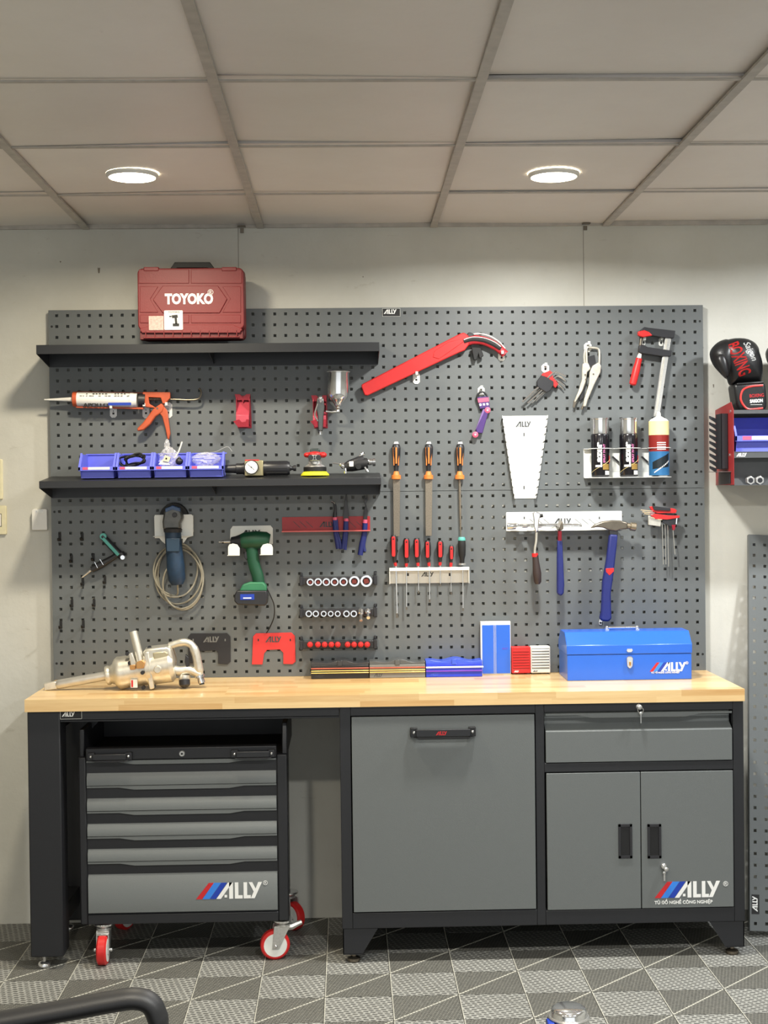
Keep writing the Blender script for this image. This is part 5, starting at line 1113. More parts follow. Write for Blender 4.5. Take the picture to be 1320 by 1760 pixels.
# ================================================================== WHITE HAMMER RACK AND ITS TOOLS
t = T(968, 915, B, 'hammer_rack', 'long white steel rack with slanted cuts, carrying hammers', 'tool rack')
a, c = g(870, 911, B), g(1069, 878, B); z_l = g(970, 913, B).z
P4 = [g(870, 914, B), g(1069, 910, B), g(1068.5, 877.5, B), g(871, 881, B)]
MB().prism(rrect(P4[0].x, P4[1].x, (P4[0].z+P4[1].z)/2, (P4[2].z+P4[3].z)/2, .003), B-.002, B, white).build('back_plate', t, bevel=.0004)
LZ = (P4[0].z+P4[1].z)/2+.0015; LYF = B-.052
m = MB(); segs = [(877, 890), (899, 912), (922, 940), (938, 1060)]
for i, (s0, s1) in enumerate(segs):
    sh = 5
    u0, u1 = g(s0, 913, B).x, g(s1, 913, B).x; d_ = U(13)
    m.add([(u0-d_*0, B, LZ), (u1, B, LZ), (u1+d_, LYF, LZ), (u0+d_, LYF, LZ), (u0, B, LZ+.002), (u1, B, LZ+.002), (u1+d_, LYF, LZ+.002), (u0+d_, LYF, LZ+.002)], [(0,3,2,1),(4,5,6,7),(0,1,5,4),(1,2,6,5),(2,3,7,6),(3,0,4,7)], white)
kind(m.build('ledge_finger', t), 'stuff')
m = MB()
for px in (910, 922, 934, 988, 1000, 1012): m.bar(g(px, 892, B), g(px+11, 901, B), .0018, B-.0024, B-.002, cutm)
q = g(951, 902, B); m.logo(q.x, q.z, .0225, B-.0021, cutm)
for px in (901, 1030): q = g(px, 890, B); m.box(q.x-.0025, q.x+.0025, B-.0024, B-.002, q.z-.005, q.z+.004, cutm)
kind(m.build('cut_lettering', t), 'stuff')
YE = B-.058
t = T(920, 960, YE, 'pry_tool', 'bearing hammer with red and black handle and pale steel hook head', 'hammer')
MB().tube(smoothpts([g(a, c, YE) for a, c in ((922, 915), (921.5, 930), (919.5, 942), (919, 952))], 4), [.0045]*13, nickel, 10).build('shaft', t)
MB().poly([(915, 882), (920, 879.5), (927, 881), (929, 885), (926, 895), (925, 912), (920, 915), (917, 905), (917, 895)], YE-.008, YE+.008, chrome).build('head', t, bevel=.003)
MB().lathe(g(933, 886, YE), g(926, 887, YE), [(0, .006), (.8, .007), (1, .005)], rubber, 14).build('head_tip', t)
MB().tube([g(a, c, YE) for a, c in ((920, 954), (921, 966), (923, 985), (924, 1000), (924, 1004))], [.0105, .0115, .0150, .0130, .008], mat('handle_brown_black', (54, 42, 40), .5), 18).build('handle', t)
MB().lathe(g(919.7, 957, YE), g(919.3, 951, YE), [(0, .0112), (1, .0110)], brightred, 18).build('collar', t)
t = T(915, 904, B-.02, 'wheel_brace', 'chrome extension bar lying along the ledge of the white rack', 'wrench')
YX = B-.030
MB().lathe(g(872, 904, YX), g(985, 903, YX), [(0, .006), (0, .0125), (.13, .0125), (.16, .009), (.17, .0075), (.97, .0075), (.97, .004), (1, .004)], chrome, 24).build('bar', t)
MB().lathe(g(938, 903.5, YX), g(1000, 904.5, YX), [(0, .0085), (.9, .0085), (1, .0065)], chrome, 20).cyl(g(985, 904, YX), g(993, 904, YX), .009, chrome).build('sleeve', t)
t = T(962, 1020, YE, 'cross_pein_hammer', 'slim hammer seen end on, its blue handle pointing down', 'hammer')
MB().poly([(958, 909), (961, 900), (964, 893), (965.5, 896), (967, 908), (965, 912), (960, 912)], YE-.045, YE+.02, oldsteel, sc=.8).build('head', t, bevel=.003)
MB().poly([(959, 912), (965, 912), (965, 932), (959, 932)], YE-.008, YE+.008, dkred).build('neck', t, bevel=.002)
MB().poly([(958, 928), (966, 928), (969.5, 1005), (968.5, 1020), (963, 1024.5), (957, 1020), (957, 960)], YE-.009, YE+.009, navy).build('handle', t, bevel=.005)
t = T(1044, 1065, YE, 'claw_hammer', 'claw hammer with dark forged head and blue handle with red patch', 'hammer')
MB().poly([(1014, 908), (1022, 901), (1035, 896), (1052, 894), (1066, 894.5), (1078, 898), (1078, 909), (1066, 910), (1058, 913), (1046, 911), (1036, 907), (1025, 906)], YE-.012, YE+.012, oldsteel).build('head', t, bevel=.004)
MB().lathe(g(1076, 903.5, YE), g(1093, 906, YE), [(0, .0105), (.4, .0105), (.45, .0145), (.95, .015), (1, .0135)], mat('hammer_face', (150, 138, 118), .35, .8), 24).build('striking_face', t)
MB().poly([(1047, 918), (1061, 919), (1058, 950), (1054, 985), (1049, 1020), (1050, 1058), (1050.5, 1063), (1045, 1068), (1033, 1067), (1030, 1062), (1033, 1052), (1035, 1000), (1042, 960)], YE-.014, YE+.014, navy).build('handle', t, bevel=.007)
MB().poly([(1047, 911), (1061, 911), (1061, 922), (1047, 921)], YE-.009, YE+.009, dark).build('neck', t, bevel=.002)
MB().poly([(1040.5, 977), (1054.5, 976), (1054.5, 982), (1047, 989), (1041, 983)], YE-.0150, YE, brightred).build('red_patch', t, bevel=.001)
hook(1032, 1070, 'small white hook peeping out under the claw hammer handle', 5, 8, L=.01)
# ================================================================== FOLDED LONG KEY SET
YQ = -.06
t = T(1135, 910, YQ, 'hex_key_set', 'two stacked red and black hex key holders with long thin keys hanging down', 'hex key set')
MB().poly([(1116, 871), (1122, 870), (1158, 874), (1163, 877), (1161, 882), (1130, 882), (1120, 879)], YQ+.004, YQ+.016, brightred).build('upper_holder', t, bevel=.001)
MB().poly([(1121, 869.5), (1152, 873), (1152, 878), (1124, 877)], YQ-.001, YQ+.006, dark).build('upper_grip', t, bevel=.001)
MB().poly([(1118, 886), (1126, 883), (1150, 886), (1168, 886), (1167, 890), (1146, 893), (1126, 892)], YQ-.010, YQ+.002, brightred).build('lower_holder', t, bevel=.001)
MB().poly([(1139, 884), (1164, 887), (1164, 900), (1154, 906), (1138, 898)], YQ-.006, YQ+.006, dark).build('lower_grip', t, bevel=.001)
MB().poly([(1114, 886), (1136, 890), (1135, 905), (1114, 902)], YQ-.003, YQ+.005, nickel).build('key_block', t, bevel=.001)
for k in range(3): MB().cyl(g(1101+k*3, 876+k*3.2, YQ), g(1122+k*3, 878.5+k*3.2, YQ), .0022, chrome, seg=6).build('hex_key', t)
for k in range(3): MB().cyl(g(1118+k*6, 889+k*1.5, YQ-.008), g(1126+k*6, 890+k*1.5, YQ-.008), .0020, chrome, seg=6).build('hex_key', t)
for (xa, ya, xb, yb_) in ((1138, 898, 1140, 970), (1143, 900, 1144.5, 970), (1147.5, 902, 1149, 974), (1156, 903, 1160, 953)): MB().cyl(g(xa, ya, YQ), g(xb, yb_, YQ), .0017, chrome, seg=6).build('hex_key', t)
MB().poly([(1154, 902), (1161, 902), (1159, 911), (1156, 911)], YQ-.008, YQ, dkred).build('key_collar', t)
MB().bar(g(1163, 890, YQ-.006), g(1162, 901, YQ-.006), .004, YQ-.009, YQ-.005, chrome).build('end_pin', t)
# ================================================================== ON THE WORKTOP
from mathutils.bvhtree import BVHTree
# ---- impact wrench
YI = -.295; dz_ = ZB+.0015-(WP(206, 1184.5, YI).z)
def w(px, py, dy=0): p = WP(px, py, YI+dy); p.z += dz_; return p
def R_(n): return U(n, YI)
nk = nickel
t = thing('impact_wrench', 'large old nickel coloured impact wrench with D handle and long anvil', 'impact wrench', w(215, 1185))
sq = MB(); a, c = w(77, 1181), w(98, 1177.5); d_ = (c-a).normalized(); sq.bar(a, c, R_(12.5), YI-R_(6.2), YI+R_(6.2), nk); sq.build('square_drive', t, bevel=.002)
MB().lathe(w(96, 1178), w(188, 1161), [(0, R_(6)), (.02, R_(7.4)), (.06, R_(8)), (1, R_(8))], mat('anvil_steel', (202, 199, 192), .36, .7, var=.08), 24).build('anvil_shaft', t)
MB().lathe(w(183, 1162), w(236, 1152), [(0, R_(11)), (0, R_(16)), (.07, R_(17)), (.14, R_(15.5)), (.24, R_(18)), (.34, R_(26)), (.42, R_(28.5)), (.52, R_(28)), (1, R_(27))], nk, 40).build('hammer_case', t)
MB().lathe(w(232, 1153), w(300, 1142), [(0, R_(27)), (.3, R_(28)), (.31, R_(31)), (.42, R_(31.5)), (.43, R_(29)), (.9, R_(30)), (1, R_(24))], nk, 40).build('motor_housing', t)
MB().poly([(246, 1116), (255, 1112), (291, 1108), (297, 1112), (302, 1134), (300, 1150), (252, 1160)], YI-R_(22), YI+R_(20), nk, sc=.93).build('cylinder_block', t, bevel=.008)
MB().poly([(262, 1122), (284, 1119), (289, 1122), (289, 1131), (285, 1134), (264, 1136)], YI-R_(24.5), YI-R_(21), mat('cast_plate', (190, 180, 150), .4, .7), sc=.9).build('side_plate', t, bevel=.002)
MB().poly([(250, 1118), (258, 1117), (268, 1182), (260, 1184), (253, 1150)], YI-R_(28), YI+R_(10), nk, sc=.96).build('joint_flange', t, bevel=.003)
for px, py in ((222, 1122), (227, 1137), (249.5, 1153), (249, 1180), (267, 1178), (258, 1113)):
    yy = {1122: -20, 1137: -25, 1153: -31, 1180: -16, 1178: -18, 1113: -8}[py]
    k = w(px, py); MB().cyl((k.x, YI+R_(yy)-.006, k.z), (k.x, YI+R_(yy)+.006, k.z), .0065, dark, seg=12).build('bolt', t)
k = w(275, 1148); MB().lathe((k.x, YI-R_(33), k.z), (k.x, YI-R_(20), k.z), [(0, .006), (0, .010), (.5, .016), (1, .018)], nk, 24).build('bearing_cap', t)
MB().tube([w(229, 1086, -.03), w(235, 1110, -.035), w(242, 1140, -.04)], [R_(6.6), R_(7), R_(7)], nk, 20).build('side_handle', t)
MB().poly([(236, 1137), (246, 1133), (251, 1138), (248, 1147), (236, 1148)], YI-.07, YI-.02, tan).poly([(224, 1142), (235, 1141), (234, 1149), (225, 1150)], YI-.062, YI-.02, tan).build('handle_clamp', t, bevel=.002)
MB().poly([(222, 1123), (228, 1121), (236, 1144), (226, 1144)], YI-.060, YI-.03, nk).build('clamp_arm', t, bevel=.002)
MB().tube(smoothpts([w(*q) for q in ((291, 1111), (303, 1107), (317, 1104.5), (329, 1109), (336, 1123), (340, 1142), (343, 1157), (344, 1163))], 4), [R_(6)]*6+[R_(6.5)]*8+[R_(7.6)]*10+[R_(6.5)]*5, nk, 18).build('d_handle', t)
MB().tube(smoothpts([w(*q) for q in ((298, 1152), (310, 1154), (324, 1152), (338, 1157), (344, 1160))], 4), [R_(8)]*6+[R_(7.5)]*11, nk, 18).build('handle_foot', t)
MB().lathe(w(318, 1160), w(316, 1178), [(0, R_(9)), (.2, R_(10)), (.5, R_(10)), (1, R_(8.5))], nk, 20).build('valve_case', t)
MB().lathe(w(317, 1168, -.012), w(318, 1183, -.018), [(0, R_(7)), (.1, R_(9.4)), (.7, R_(9.2)), (1, R_(4))], dark, 20).build('reverse_knob', t)
MB().lathe(w(343, 1161), w(347, 1175), [(0, R_(8)), (.25, R_(8.4)), (.3, R_(5.5)), (.6, R_(6)), (.95, R_(6)), (1, R_(4))], chrome, 20).lathe(w(346.5, 1173), w(347, 1177), [(0, R_(4)), (1, R_(4.6))], ink, 16).build('air_inlet', t)
MB().poly([(319, 1124), (325, 1130), (326, 1146), (321, 1147), (318, 1138)], YI-.010, YI+.010, dark).build('trigger', t, bevel=.002)
a, c = w(229, 1181), w(240, 1167); MB().box(a.x, c.x, YI-R_(28.2), YI-R_(25), a.z+.004, c.z+.004, lab).box(a.x+.002, a.x+.008, YI-R_(28.5), YI-R_(26), a.z+.006, c.z+.002, redink).build('sticker', t)
# ---- flat magnetic trays
def tray(xa, xb, yt, yb, col, lidc, stripes, label):
    Yt = -.115; a, c = WP(xa, yb, Yt), WP(xb, yt, Yt); z0 = ZB+.0005; x0, x1 = a.x+.0006, c.x-.0006; H_ = .046
    t = thing('storage_tray', label, 'storage box', ((x0+x1)/2, Yt+.03, z0), 'low storage boxes in a row')
    MB().box(x0, x1, Yt, -.036, z0, z0+H_, col).build('body', t, bevel=.0015)
    m = MB(); P = [(x0, z0+H_), (x1, z0+H_), (x1, z0+H_+.006)]; N = 24
    for k in range(N+1): u = 1-k/N; P.append((x0+(x1-x0)*u, z0+H_+.007+.004*sin(u*pi*4+1)+(.006*sin(u*pi))))
    m.prism(P, Yt+.003, -.038, lidc); m.build('lid', t, bevel=.0008)
    xm = (x0+x1)/2; MB().box(xm-.008, xm+.008, Yt-.002, Yt+.012, z0+H_-.002, z0+H_+.016, lidc).build('lid_catch', t, bevel=.001)
    for (za, zb2_, mm_) in stripes: MB().box(x0, x1+ (.004 if mm_ is wht else 0), Yt-.0045, Yt+.001, z0+za, z0+zb2_, mm_).build('edge_strip', t, bevel=.0008)
    MB().logo(x0+.014, z0+.005, .011, Yt-.0002, lidc).build('lettering', t)
    return t
gold = mat('gold_strip', (238, 206, 120), .3, .3); copper = mat('copper_strip', (190, 96, 76), .35, .4)
st = [(.034, .038, copper), (.026, .029, gold), (.019, .022, gold)]
tray(534.5, 634, 1136, 1167, mat('tray_black', (26, 25, 26), .35), mat('tray_black_lid', (52, 52, 54), .25), st, 'low black storage box with two gold strips')
tray(635, 731, 1136, 1165, mat('tray_grey', (120, 120, 116), .4), mat('tray_grey_lid', (84, 86, 86), .25), st, 'low grey storage box with two gold strips')
tray(732, 829, 1133, 1163, mat('tray_blue', (36, 62, 200), .35), mat('tray_blue_lid', (60, 90, 210), .25), [(.032, .037, wht), (.019, .024, mat('violet_strip', (110, 60, 190), .35))], 'low blue storage box with a white strip')
# ---- small blue cabinet shape standing upright
Yb = -.062; a, c = WP(827, 1158, Yb), WP(877.5, 1068, Yb); z0 = ZB+.0005; x0, x1, z1 = a.x, c.x, c.z
t = thing('upright_box', 'upright blue box with white edges standing beside the low boxes', 'storage box', ((x0+x1)/2, -.05, z0))
MB().box(x0, x1, Yb+.002, -.036, z0, z1, white).build('frame', t, bevel=.001)
xm = x0+(x1-x0)*.47
MB().box(x0+.005, xm-.0045, Yb, Yb+.006, z0+.003, z1-.012, blue).build('door', t, bevel=.0008)
MB().box(xm+.0045, x1-.002, Yb, Yb+.006, z0+.003, z1-.012, blue).build('door', t, bevel=.0008)
MB().box(xm-.003, xm-.0008, Yb, Yb+.006, z0+.003, z1-.012, blue).box(xm+.0008, xm+.003, Yb, Yb+.006, z0+.003, z1-.012, blue).build('centre_ribs', t)
q = WP(863, 1116, Yb); MB().text('ALLY', q.x, q.z, Yb-.0002, .009, mat('violet_ink', (110, 60, 200), .5), sx=1.0).build('lettering', t)
# ---- small drawer units
for (xa, xb, yt, col, lb_) in ((880, 912, 1112, brightred, 'small bright red box with seven louvre ribs'), (912.6, 946, 1111, whitep, 'small white box with grey louvre ribs, beside the red one')):
    Yd = -.075; a, c = WP(xa, 1156, Yd), WP(xb, yt, Yd); z0 = ZB+.0005; x0, x1, z1 = a.x, c.x-.0006, c.z
    t = thing('louvred_box', lb_, 'storage box', ((x0+x1)/2, -.055, z0), 'small louvred boxes')
    MB().prism(rrect(x0, x1, z0+.004, z1, .003), Yd+.003, -.037, col).build('body', t, bevel=.0012)
    for xx in (x0+.006, x1-.012): MB().box(xx, xx+.007, Yd+.008, Yd+.018, z0, z0+.005, dark).build('foot', t)
    inner = mat('louvre_grey', (150, 154, 154), .45) if col is whitep else mat('louvre_dark_red', (180, 30, 32), .4)
    MB().box(x0+.003, x1-.003, Yd+.0015, Yd+.004, z0+.018, z1-.006, inner).build('recess', t)
    for k in range(7):
        zz = z0+.024+(z1-z0-.036)*k/6.3; MB().prismx([(Yd-.002, zz), (Yd+.002, zz+.003), (Yd+.002, zz+.0048), (Yd-.002, zz+.0032)], x0+.004, x1-.004, col).build('slat', t)
    MB().box(x0+.001, x1-.001, Yd+.0005, Yd+.004, z0+.006, z0+.018, col).build('base_band', t, bevel=.0006)
    MB().logo(x0+.007, z0+.008, .006, Yd+.0003, wht if col is brightred else cutm).text('TB-01', x1-.024, z0+.008, Yd+.0003, .0085, wht if col is brightred else cutm, sx=.8).build('lettering', t) if 0 else MB().logo(x0+.007, z0+.008, .006, Yd+.0003, wht if col is brightred else cutm).build('lettering', t)
# ---- blue toolbox
Yf = -.262; Yr = -.075; a, c = WP(975, 1169.5, Yf), WP(1189, 1107, Yf); x0, x1 = a.x, c.x; z0 = ZB+.0005; ze = c.z; zs_ = WP(1080, 1124, Yf).z; zt_ = WP(1080, 1084, -.20).z
ym = (Yf+Yr)/2
t = thing('metal_toolbox', 'bright blue metal toolbox with chrome handle and latch on the worktop', 'toolbox', ((x0+x1)/2, ym, z0))
MB().box(x0+.001, x1-.001, Yf+.001, Yr-.001, z0, zs_-.001, blue).build('box_body', t, bevel=.0015)
MB().prismx([(Yf-.001, zs_), (Yf-.001, ze), (Yf+.045, zt_), (Yr-.045, zt_), (Yr+.001, ze), (Yr+.001, zs_)], x0-.001, x1+.001, blue).build('lid', t, bevel=.0018)
xm = (x0+x1)/2
hl, hr = WP(1043, 1080, ym).x, WP(1095, 1079, ym).x
MB().cyl((hl, ym, zt_+.008), (hr, ym, zt_+.008), .0045, chrome).build('handle', t)
for xx in (hl, hr): MB().ball((xx, ym, zt_+.008), .007, chrome, 14, 10).box(xx-.006, xx+.006, ym-.008, ym+.008, zt_-.001, zt_+.004, chrome).build('handle_post', t)
xl = WP(1082, 1130, Yf).x
MB().prism([(xl-.008, ze-.012), (xl+.008, ze-.012), (xl+.011, ze-.018), (xl+.006, ze-.024), (xl-.006, ze-.024), (xl-.011, ze-.018)], Yf-.005, Yf-.0005, chrome).build('latch_keeper', t, bevel=.001)
la, lb2 = WP(1075, 1149, Yf), WP(1090, 1127, Yf)
MB().prism([(xl-.012, lb2.z-.006), (xl-.006, lb2.z), (xl+.006, lb2.z), (xl+.012, lb2.z-.006), (xl+.009, la.z+.008), (xl+.003, la.z), (xl-.003, la.z), (xl-.009, la.z+.008)], Yf-.008, Yf+.001, chrome, .9).build('latch', t, bevel=.0015)
MB().box(xl-.003, xl+.003, Yf-.010, Yf-.006, la.z+.010, la.z+.024, brass).build('lock_hole', t, bevel=.001)
q = WP(1136, 1154, Yf); h_ = U(15.5, Yf)
MB().logo(q.x, q.z, h_, Yf+.0005, wht, stripes=True).text('®', q.x+h_*2.75, q.z+h_*.75, Yf+.0005, .014, wht).build('lettering', t)
q = WP(1119, 1157.5, Yf); MB().text('TỦ ĐỒ NGHỀ CÔNG NGHIỆP', q.x, q.z, Yf+.0005, .0072, wht, bold=.02, sx=1.0).build('lettering', t)
# ================================================================== WALL UNIT AT THE RIGHT, WITH GLOVES
UX = 1.2; UY = -.235
zt_ = WP(1262, 704, UY).z; z2 = WP(1290, 711, UY).z; z3 = WP(1290, 776, UY).z; z4 = WP(1290, 787, UY).z; z5 = WP(1290, 822, UY).z; z6 = WP(1290, 833, UY).z
X1 = 1.66
t = thing('wall_unit', 'grey and red steel wall unit at the picture edge, boxing gloves on top', 'wall shelf', ((UX+X1)/2, -.12, z6))
grey2 = mat('unit_grey', (78, 80, 82), .4)
MB().prismx([(UY, z6), (UY, zt_), (UY+.03, zt_+.028), (-.001, zt_+.012), (-.001, z6)], UX-.002, UX, mat('unit_red', (142, 38, 40), .42)).build('side_plate', t, bevel=.0005)
MB().prismx([(UY, z6), (UY, zt_), (-.001, zt_), (-.001, z6)], X1-.002, X1, grey2).build('side_plate', t)
MB().box(UX, X1, UY, -.001, zt_-.002, zt_, grey2).box(UX, X1, UY, UY+.002, z2, zt_, grey2).build('top_shelf', t, bevel=.0005)
MB().box(UX, X1, UY, -.001, z4+.018, z4+.020, grey2).box(UX, X1, UY, UY+.002, z4, z3, grey2).build('middle_shelf', t, bevel=.0005)
MB().box(UX, X1, UY+.05, UY+.052, z6, z4, grey2).box(UX, X1, -.003, -.001, z6, zt_, grey2).build('back_panel', t)
x5, x6 = WP(1280, 825, UY).x, WP(1312, 825, UY).x
MB().prism([(UX, z5), (x5-.022, z5), (x5, z6), (UX, z6)], UY, UY+.002, grey2).prism([(x6+.02, z5), (X1, z5), (X1, z6), (x6, z6)], UY, UY+.002, grey2).box(UX, X1, UY, UY+.05, z6-.002, z6, grey2).build('bottom_shelf', t)
q = WP(1264, 785, UY); MB().logo(q.x+.003, q.z, .0125, UY-.0001, wht).build('lettering', t)
for py, y_ in ((707, -.205), (782, -.19)):
    k = WP(1254, py, y_); MB().cyl((UX-.005, y_, k.z), (UX-.002, y_, k.z), .005, chrome, seg=12).build('screw', t)
# hex nuts on the lower ledge
for px in (1289, 1305):
    p = WP(px, 827, UY+.02); n_ = MB(); P = [(p.x+.0155*cos(radians(60*k+30)), z6+.0145+.0155*sin(radians(60*k+30))) for k in range(6)]
    tt = thing('hex_nut', 'pale hexagon nut on the bottom ledge of the wall unit, %s' % ('nearer its red side' if px < 1300 else 'away from its red side'), 'nut', (p.x, UY+.02, z6), 'hexagon nuts')
    n_.prism(P, UY+.01, UY+.03, steel); n_.build('nut_body', tt, bevel=.0015)
    MB().cyl((p.x, UY+.0095, z6+.0145), (p.x, UY+.0105, z6+.0145), .0085, dark, seg=20).build('thread_hole', tt)
# black wrench rack on the red side
t = thing('wrench_rack', 'black notched wrench rack fixed to the red side of the wall unit', 'tool rack', (UX-.01, -.12, 1.56))
rz1, rz0 = WP(1245, 712, -.12).z, WP(1245, 806, -.12).z
MB().box(UX-.026, UX-.003, -.17, -.165, rz0, rz1, dark).box(UX-.005, UX-.0025, -.17, -.06, rz0, rz1, dark).build('back_plate', t, bevel=.0005)
MB().box(UX-.026, UX-.024, -.17, -.10, rz0, rz1, dark).build('web', t)
for k in range(9):
    zz = rz1-.004-(rz1-rz0-.016)*k/8
    MB().prism([(UX-.050, zz), (UX-.050, zz-.009), (UX-.026, zz-.026), (UX-.026, zz-.010)], -.105, -.100, dark).build('finger', t)
t = thing('small_rack', 'small dark rack with cut lettering at the foot of the red side plate', 'tool rack', (UX-.03, -.12, z6))
ra, rb = WP(1232, 830, -.06), WP(1258, 812, -.20)
MB().prismx([(-.20, z6+.005), (-.20, z6+.042), (-.05, z6+.046), (-.05, z6+.001)], UX-.005, UX-.0025, dark).prismx([(-.205, z6+.044), (-.205, z6+.046), (-.05, z6+.048), (-.05, z6+.046)], UX-.04, UX-.0025, mat('rack_dull', (110, 100, 98), .5)).build('plate', t, bevel=.0004)
# bin in the unit
bx0, bx1 = WP(1264, 760, UY+.01).x, 1.42
bt = bin_(bx0, bx1, z4+.0205, z2-.004, UY+.012, -.04, 'blue plastic bin inside the wall unit below the boxing gloves', 'bins in the wall unit')
# gloves
def inflate(pp, Y, dep, m_, rings=8, back=.8):
    P = [WP(a, c, Y) for a, c in pp]; P = smoothpts(P, 3, closed=True); n = len(P); cx_ = sum(p.x for p in P)/n; cz_ = sum(p.z for p in P)/n
    k = MB(); vs = []; fs = []
    seq = [(sin(pi/2*j/rings), -cos(pi/2*j/rings)*dep) for j in range(1, rings+1)] + [(sin(pi/2*j/rings), cos(pi/2*j/rings)*dep*back) for j in range(rings-1, 0, -1)]
    for s_, dy in seq:
        for p in P: vs.append((cx_+(p.x-cx_)*s_, Y+dy, cz_+(p.z-cz_)*s_))
    N = len(seq)
    for j in range(N-1):
        for i in range(n): fs.append((j*n+i, j*n+(i+1) % n, (j+1)*n+(i+1) % n, (j+1)*n+i))
    vs += [(cx_, Y-dep, cz_), (cx_, Y+dep*back, cz_)]; c0_, c1_ = len(vs)-2, len(vs)-1
    for i in range(n): fs.append((c0_, (i+1) % n, i)); fs.append((c1_, (N-1)*n+i, (N-1)*n+(i+1) % n))
    k.add(vs, fs, m_); return k
def drape(txt, src, off=.0006):       # lay lettering on a curved surface
    bv = BVHTree.FromPolygons(src.v, src.f); f_ = fine(txt, .005); txt.v, txt.f, txt.m, txt.mats = f_.v, f_.f, f_.m, f_.mats
    for v in txt.v:
        h = bv.ray_cast(Vector((v.x, -2, v.z)), Vector((0, 1, 0)))
        if h[0]: v.y = h[0].y-off
        else: v.y = YL_
    return txt
YL_ = -.135
def glove(dx, label, letters=True):
    sh = lambda L: [(a+dx, c) for a, c in L]
    gz = zt_+.0005; lo = WP(1285, 702, YL_).z; DZ = gz-lo
    t = thing('boxing_glove', label, 'boxing glove', (WP(1280+dx, 700, YL_).x, YL_, gz), 'boxing gloves on the wall unit')
    def bld(k, nm, **kw):
        for v in k.v: v.z += DZ
        return k.build(nm, t, **kw)
    body = inflate(sh([(1240, 590), (1254, 578.5), (1278, 577), (1294, 583), (1302, 592), (1304, 601), (1309, 618), (1310, 637), (1307, 652), (1295, 655.5), (1263, 656), (1254, 658), (1249, 645), (1243, 622)]), YL_, .062, leather)
    bld(body, 'mitt', smooth=80)
    bld(inflate(sh([(1220, 604), (1225, 592), (1237, 582), (1252, 579), (1262, 592), (1262, 618), (1258, 640), (1250, 648), (1237, 636), (1225, 621)]), YL_+.008, .052, leather), 'curled_fingers', smooth=80)
    bld(inflate(sh([(1232, 612), (1240, 604), (1248, 612), (1252, 632), (1250, 644), (1240, 637)]), YL_-.045, .016, leather), 'thumb', smooth=80)
    cuff = MB(); cp = sh([(1255, 657), (1284, 655), (1309, 654), (1311, 670), (1312, 690), (1311, 701), (1290, 702), (1264, 702), (1260, 692), (1257, 672)])
    cuff.poly(cp, YL_-.048, YL_+.042, leather, Y=YL_); bld(cuff, 'cuff', bevel=.012, seg=4)
    strap = MB().poly(sh([(1276, 666), (1290, 660), (1311, 658), (1312, 697), (1288, 699), (1278, 692), (1273, 680)]), YL_-.051, YL_-.045, leather); bld(strap, 'wrist_strap', bevel=.002)
    bld(MB().tube(smoothpts([WP(a, c, YL_-.050) for a, c in sh([(1311, 658), (1290, 660), (1277, 666), (1273, 680), (1278, 692), (1288, 699), (1311, 697)])], 4), .0036, mat('glove_red_trim', (216, 56, 52), .4), 8), 'strap_trim')
    bld(MB().poly(sh([(1262, 655), (1308, 652), (1308, 656), (1262, 659)]), YL_-.05, YL_+.02, leather), 'seam_roll', bevel=.003)
    if letters:
        redg = mat('glove_red_foil', (206, 48, 48), .3)
        k = MB(); p = WP(1244, 590, YL_); k.text('BOXING', p.x, p.z+DZ, -.3, .060, redg, bold=.02, sx=.52, rot=-radians(70)); src = MB(); src.v = body.v; src.f = body.f
        drape(k, src); k.build('lettering', t)
        k = MB(); p = WP(1271, 587, YL_); k.text('Saigon', p.x, p.z+DZ, -.3, .034, mat('glove_white_print', (216, 216, 214), .4), bold=.012, sx=.8, rot=-radians(68), shear=.3); drape(k, src, .0012); k.build('lettering', t)
        k = MB(); p = WP(1288, 679, YL_-.051); k.text('BOXING', p.x, p.z+DZ, YL_-.0512, .0165, redink, sx=.8, rot=.06); k.build('strap_lettering', t)
        k = MB(); p = WP(1289, 688, YL_-.051); k.text('SAIGON', p.x, p.z+DZ, YL_-.0512, .0155, wht, bold=.04, sx=.78, rot=.06); p = WP(1290, 691, YL_-.051); k.box(p.x, p.x+.04, YL_-.0514, YL_-.0510, p.z+DZ-.001, p.z+DZ, wht); k.build('strap_lettering', t)
glove(0, 'black boxing glove with red and white lettering, whole in view')
glove(96, 'black boxing glove cut off by the picture edge, showing only a sliver', False)
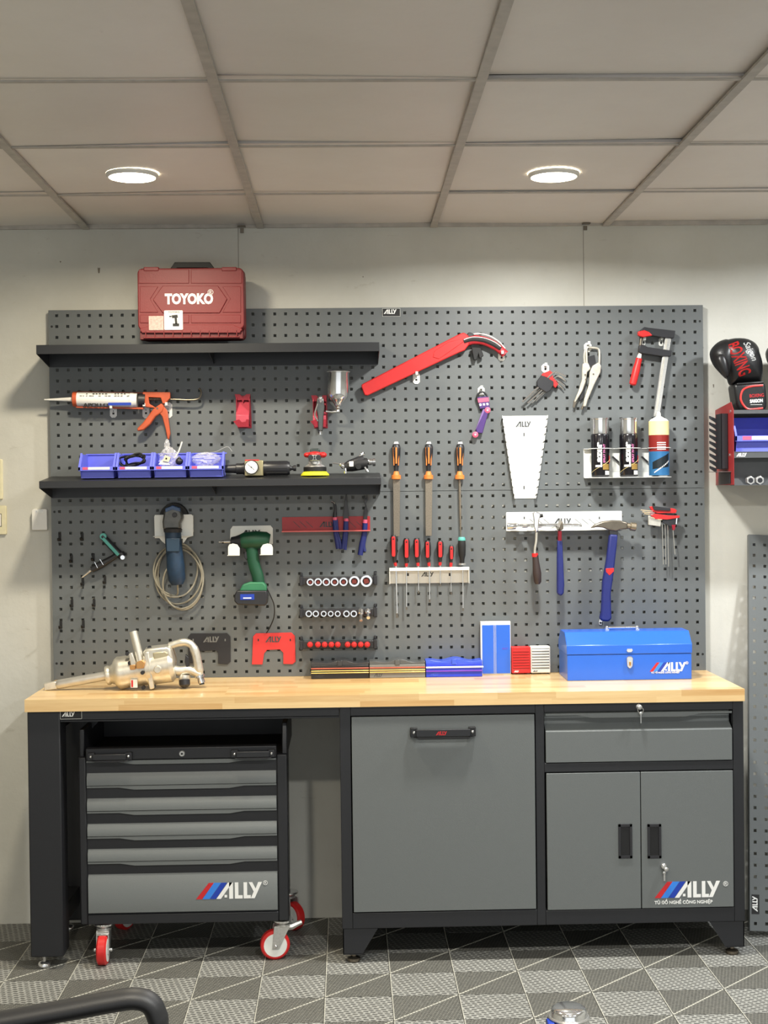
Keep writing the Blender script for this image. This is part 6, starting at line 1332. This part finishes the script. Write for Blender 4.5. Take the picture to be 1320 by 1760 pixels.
# ================================================================== FOREGROUND: ARMCHAIR AND CHROME OBJECT
YA = -2.62
t = thing('armchair', 'black armchair of which only a curved armrest shows at the bottom', 'chair', (-.75, -2.85, 0))
arm = mat('armrest_black', (26, 26, 28), .5, bump=.1, nscale=400)
for yy in (YA, YA-.5):
    P = [WP(a, c, YA) for a, c in ((-60, 1766), (0, 1757), (110, 1737), (190, 1722), (232, 1716.5), (257, 1724), (269, 1744), (272, 1775))]
    P = [Vector((p.x, yy, p.z)) for p in P]; P.append(Vector((P[-1].x-.01, yy, .44)))
    P = [Vector((-1.02, yy, .60))]+P
    MB().tube(smoothpts(P, 6), .0175, arm, 16, flat=1.5).build('armrest', t)
MB().prism(rrect(-1.02, -.46, .40, .455, .02), YA-.47, YA-.03, rubber).build('seat', t, bevel=.01)
MB().prism([(-1.04, .42), (-.99, .42), (-1.08, .98), (-1.12, .98)], YA-.46, YA-.04, rubber).build('backrest', t, bevel=.01)
for xx in (-1.0, -.48):
    for yy in (YA-.45, YA-.05): MB().cyl((xx, yy, 0), (xx, yy, .405), .012, arm).build('leg', t)
YQ2 = -1.3
cx_ = WP(979, 1745, YQ2).x; zt9 = WP(979, 1731, YQ2).z
t = thing('chrome_object', 'polished chrome object with a blue fitting at the bottom edge of the picture', 'canister', (cx_, YQ2, 0))  # generic chrome shape for an unidentified item; its form is invented
MB().lathe((cx_+.0, YQ2+.01, 0), (cx_-.002, YQ2+.0, zt9), [(0, .066), (.05, .068), (.5, .060), (.75, .053), (.93, .047), (.975, .044), (1, .038)], chrome, 40).build('shell', t)
MB().lathe((cx_-.002, YQ2, zt9-.028), (cx_-.002, YQ2, zt9-.022), [(0, .0535), (.5, .0550), (1, .0525)], steel, 40).build('rim_band', t)
k = WP(946, 1758, YQ2-.02); MB().box(k.x-.008, k.x+.009, YQ2-.04, YQ2, k.z-.03, k.z+.005, dblue).build('blue_fitting', t, bevel=.002)
MB().poly([(939, 1758), (947, 1744), (953, 1748), (950, 1765), (940, 1766)], YQ2-.015, YQ2+.02, dark).build('clamp', t, bevel=.002)
# far white gaps etc: marks on the plaster
mk = mat('plaster_mark', (120, 112, 100), .8)
for (px, py, w_, h_) in ((104, 450, 2.5, 2.5), (170, 465, 4.5, 9), (624, 476, 2, 2), (1208, 598, 2, 3), (1226, 663, 2, 5)):
    p = WP(px, py, 0)
    kind(MB().prism([(p.x-U(w_)/2, p.z+U(h_)/2), (p.x+U(w_)/2, p.z+U(h_)/2), (p.x+U(w_)/4, p.z-U(h_)/2), (p.x-U(w_)/4, p.z-U(h_)/2)], -.0012, .0005, mk).build('plaster_mark', wb), 'structure')
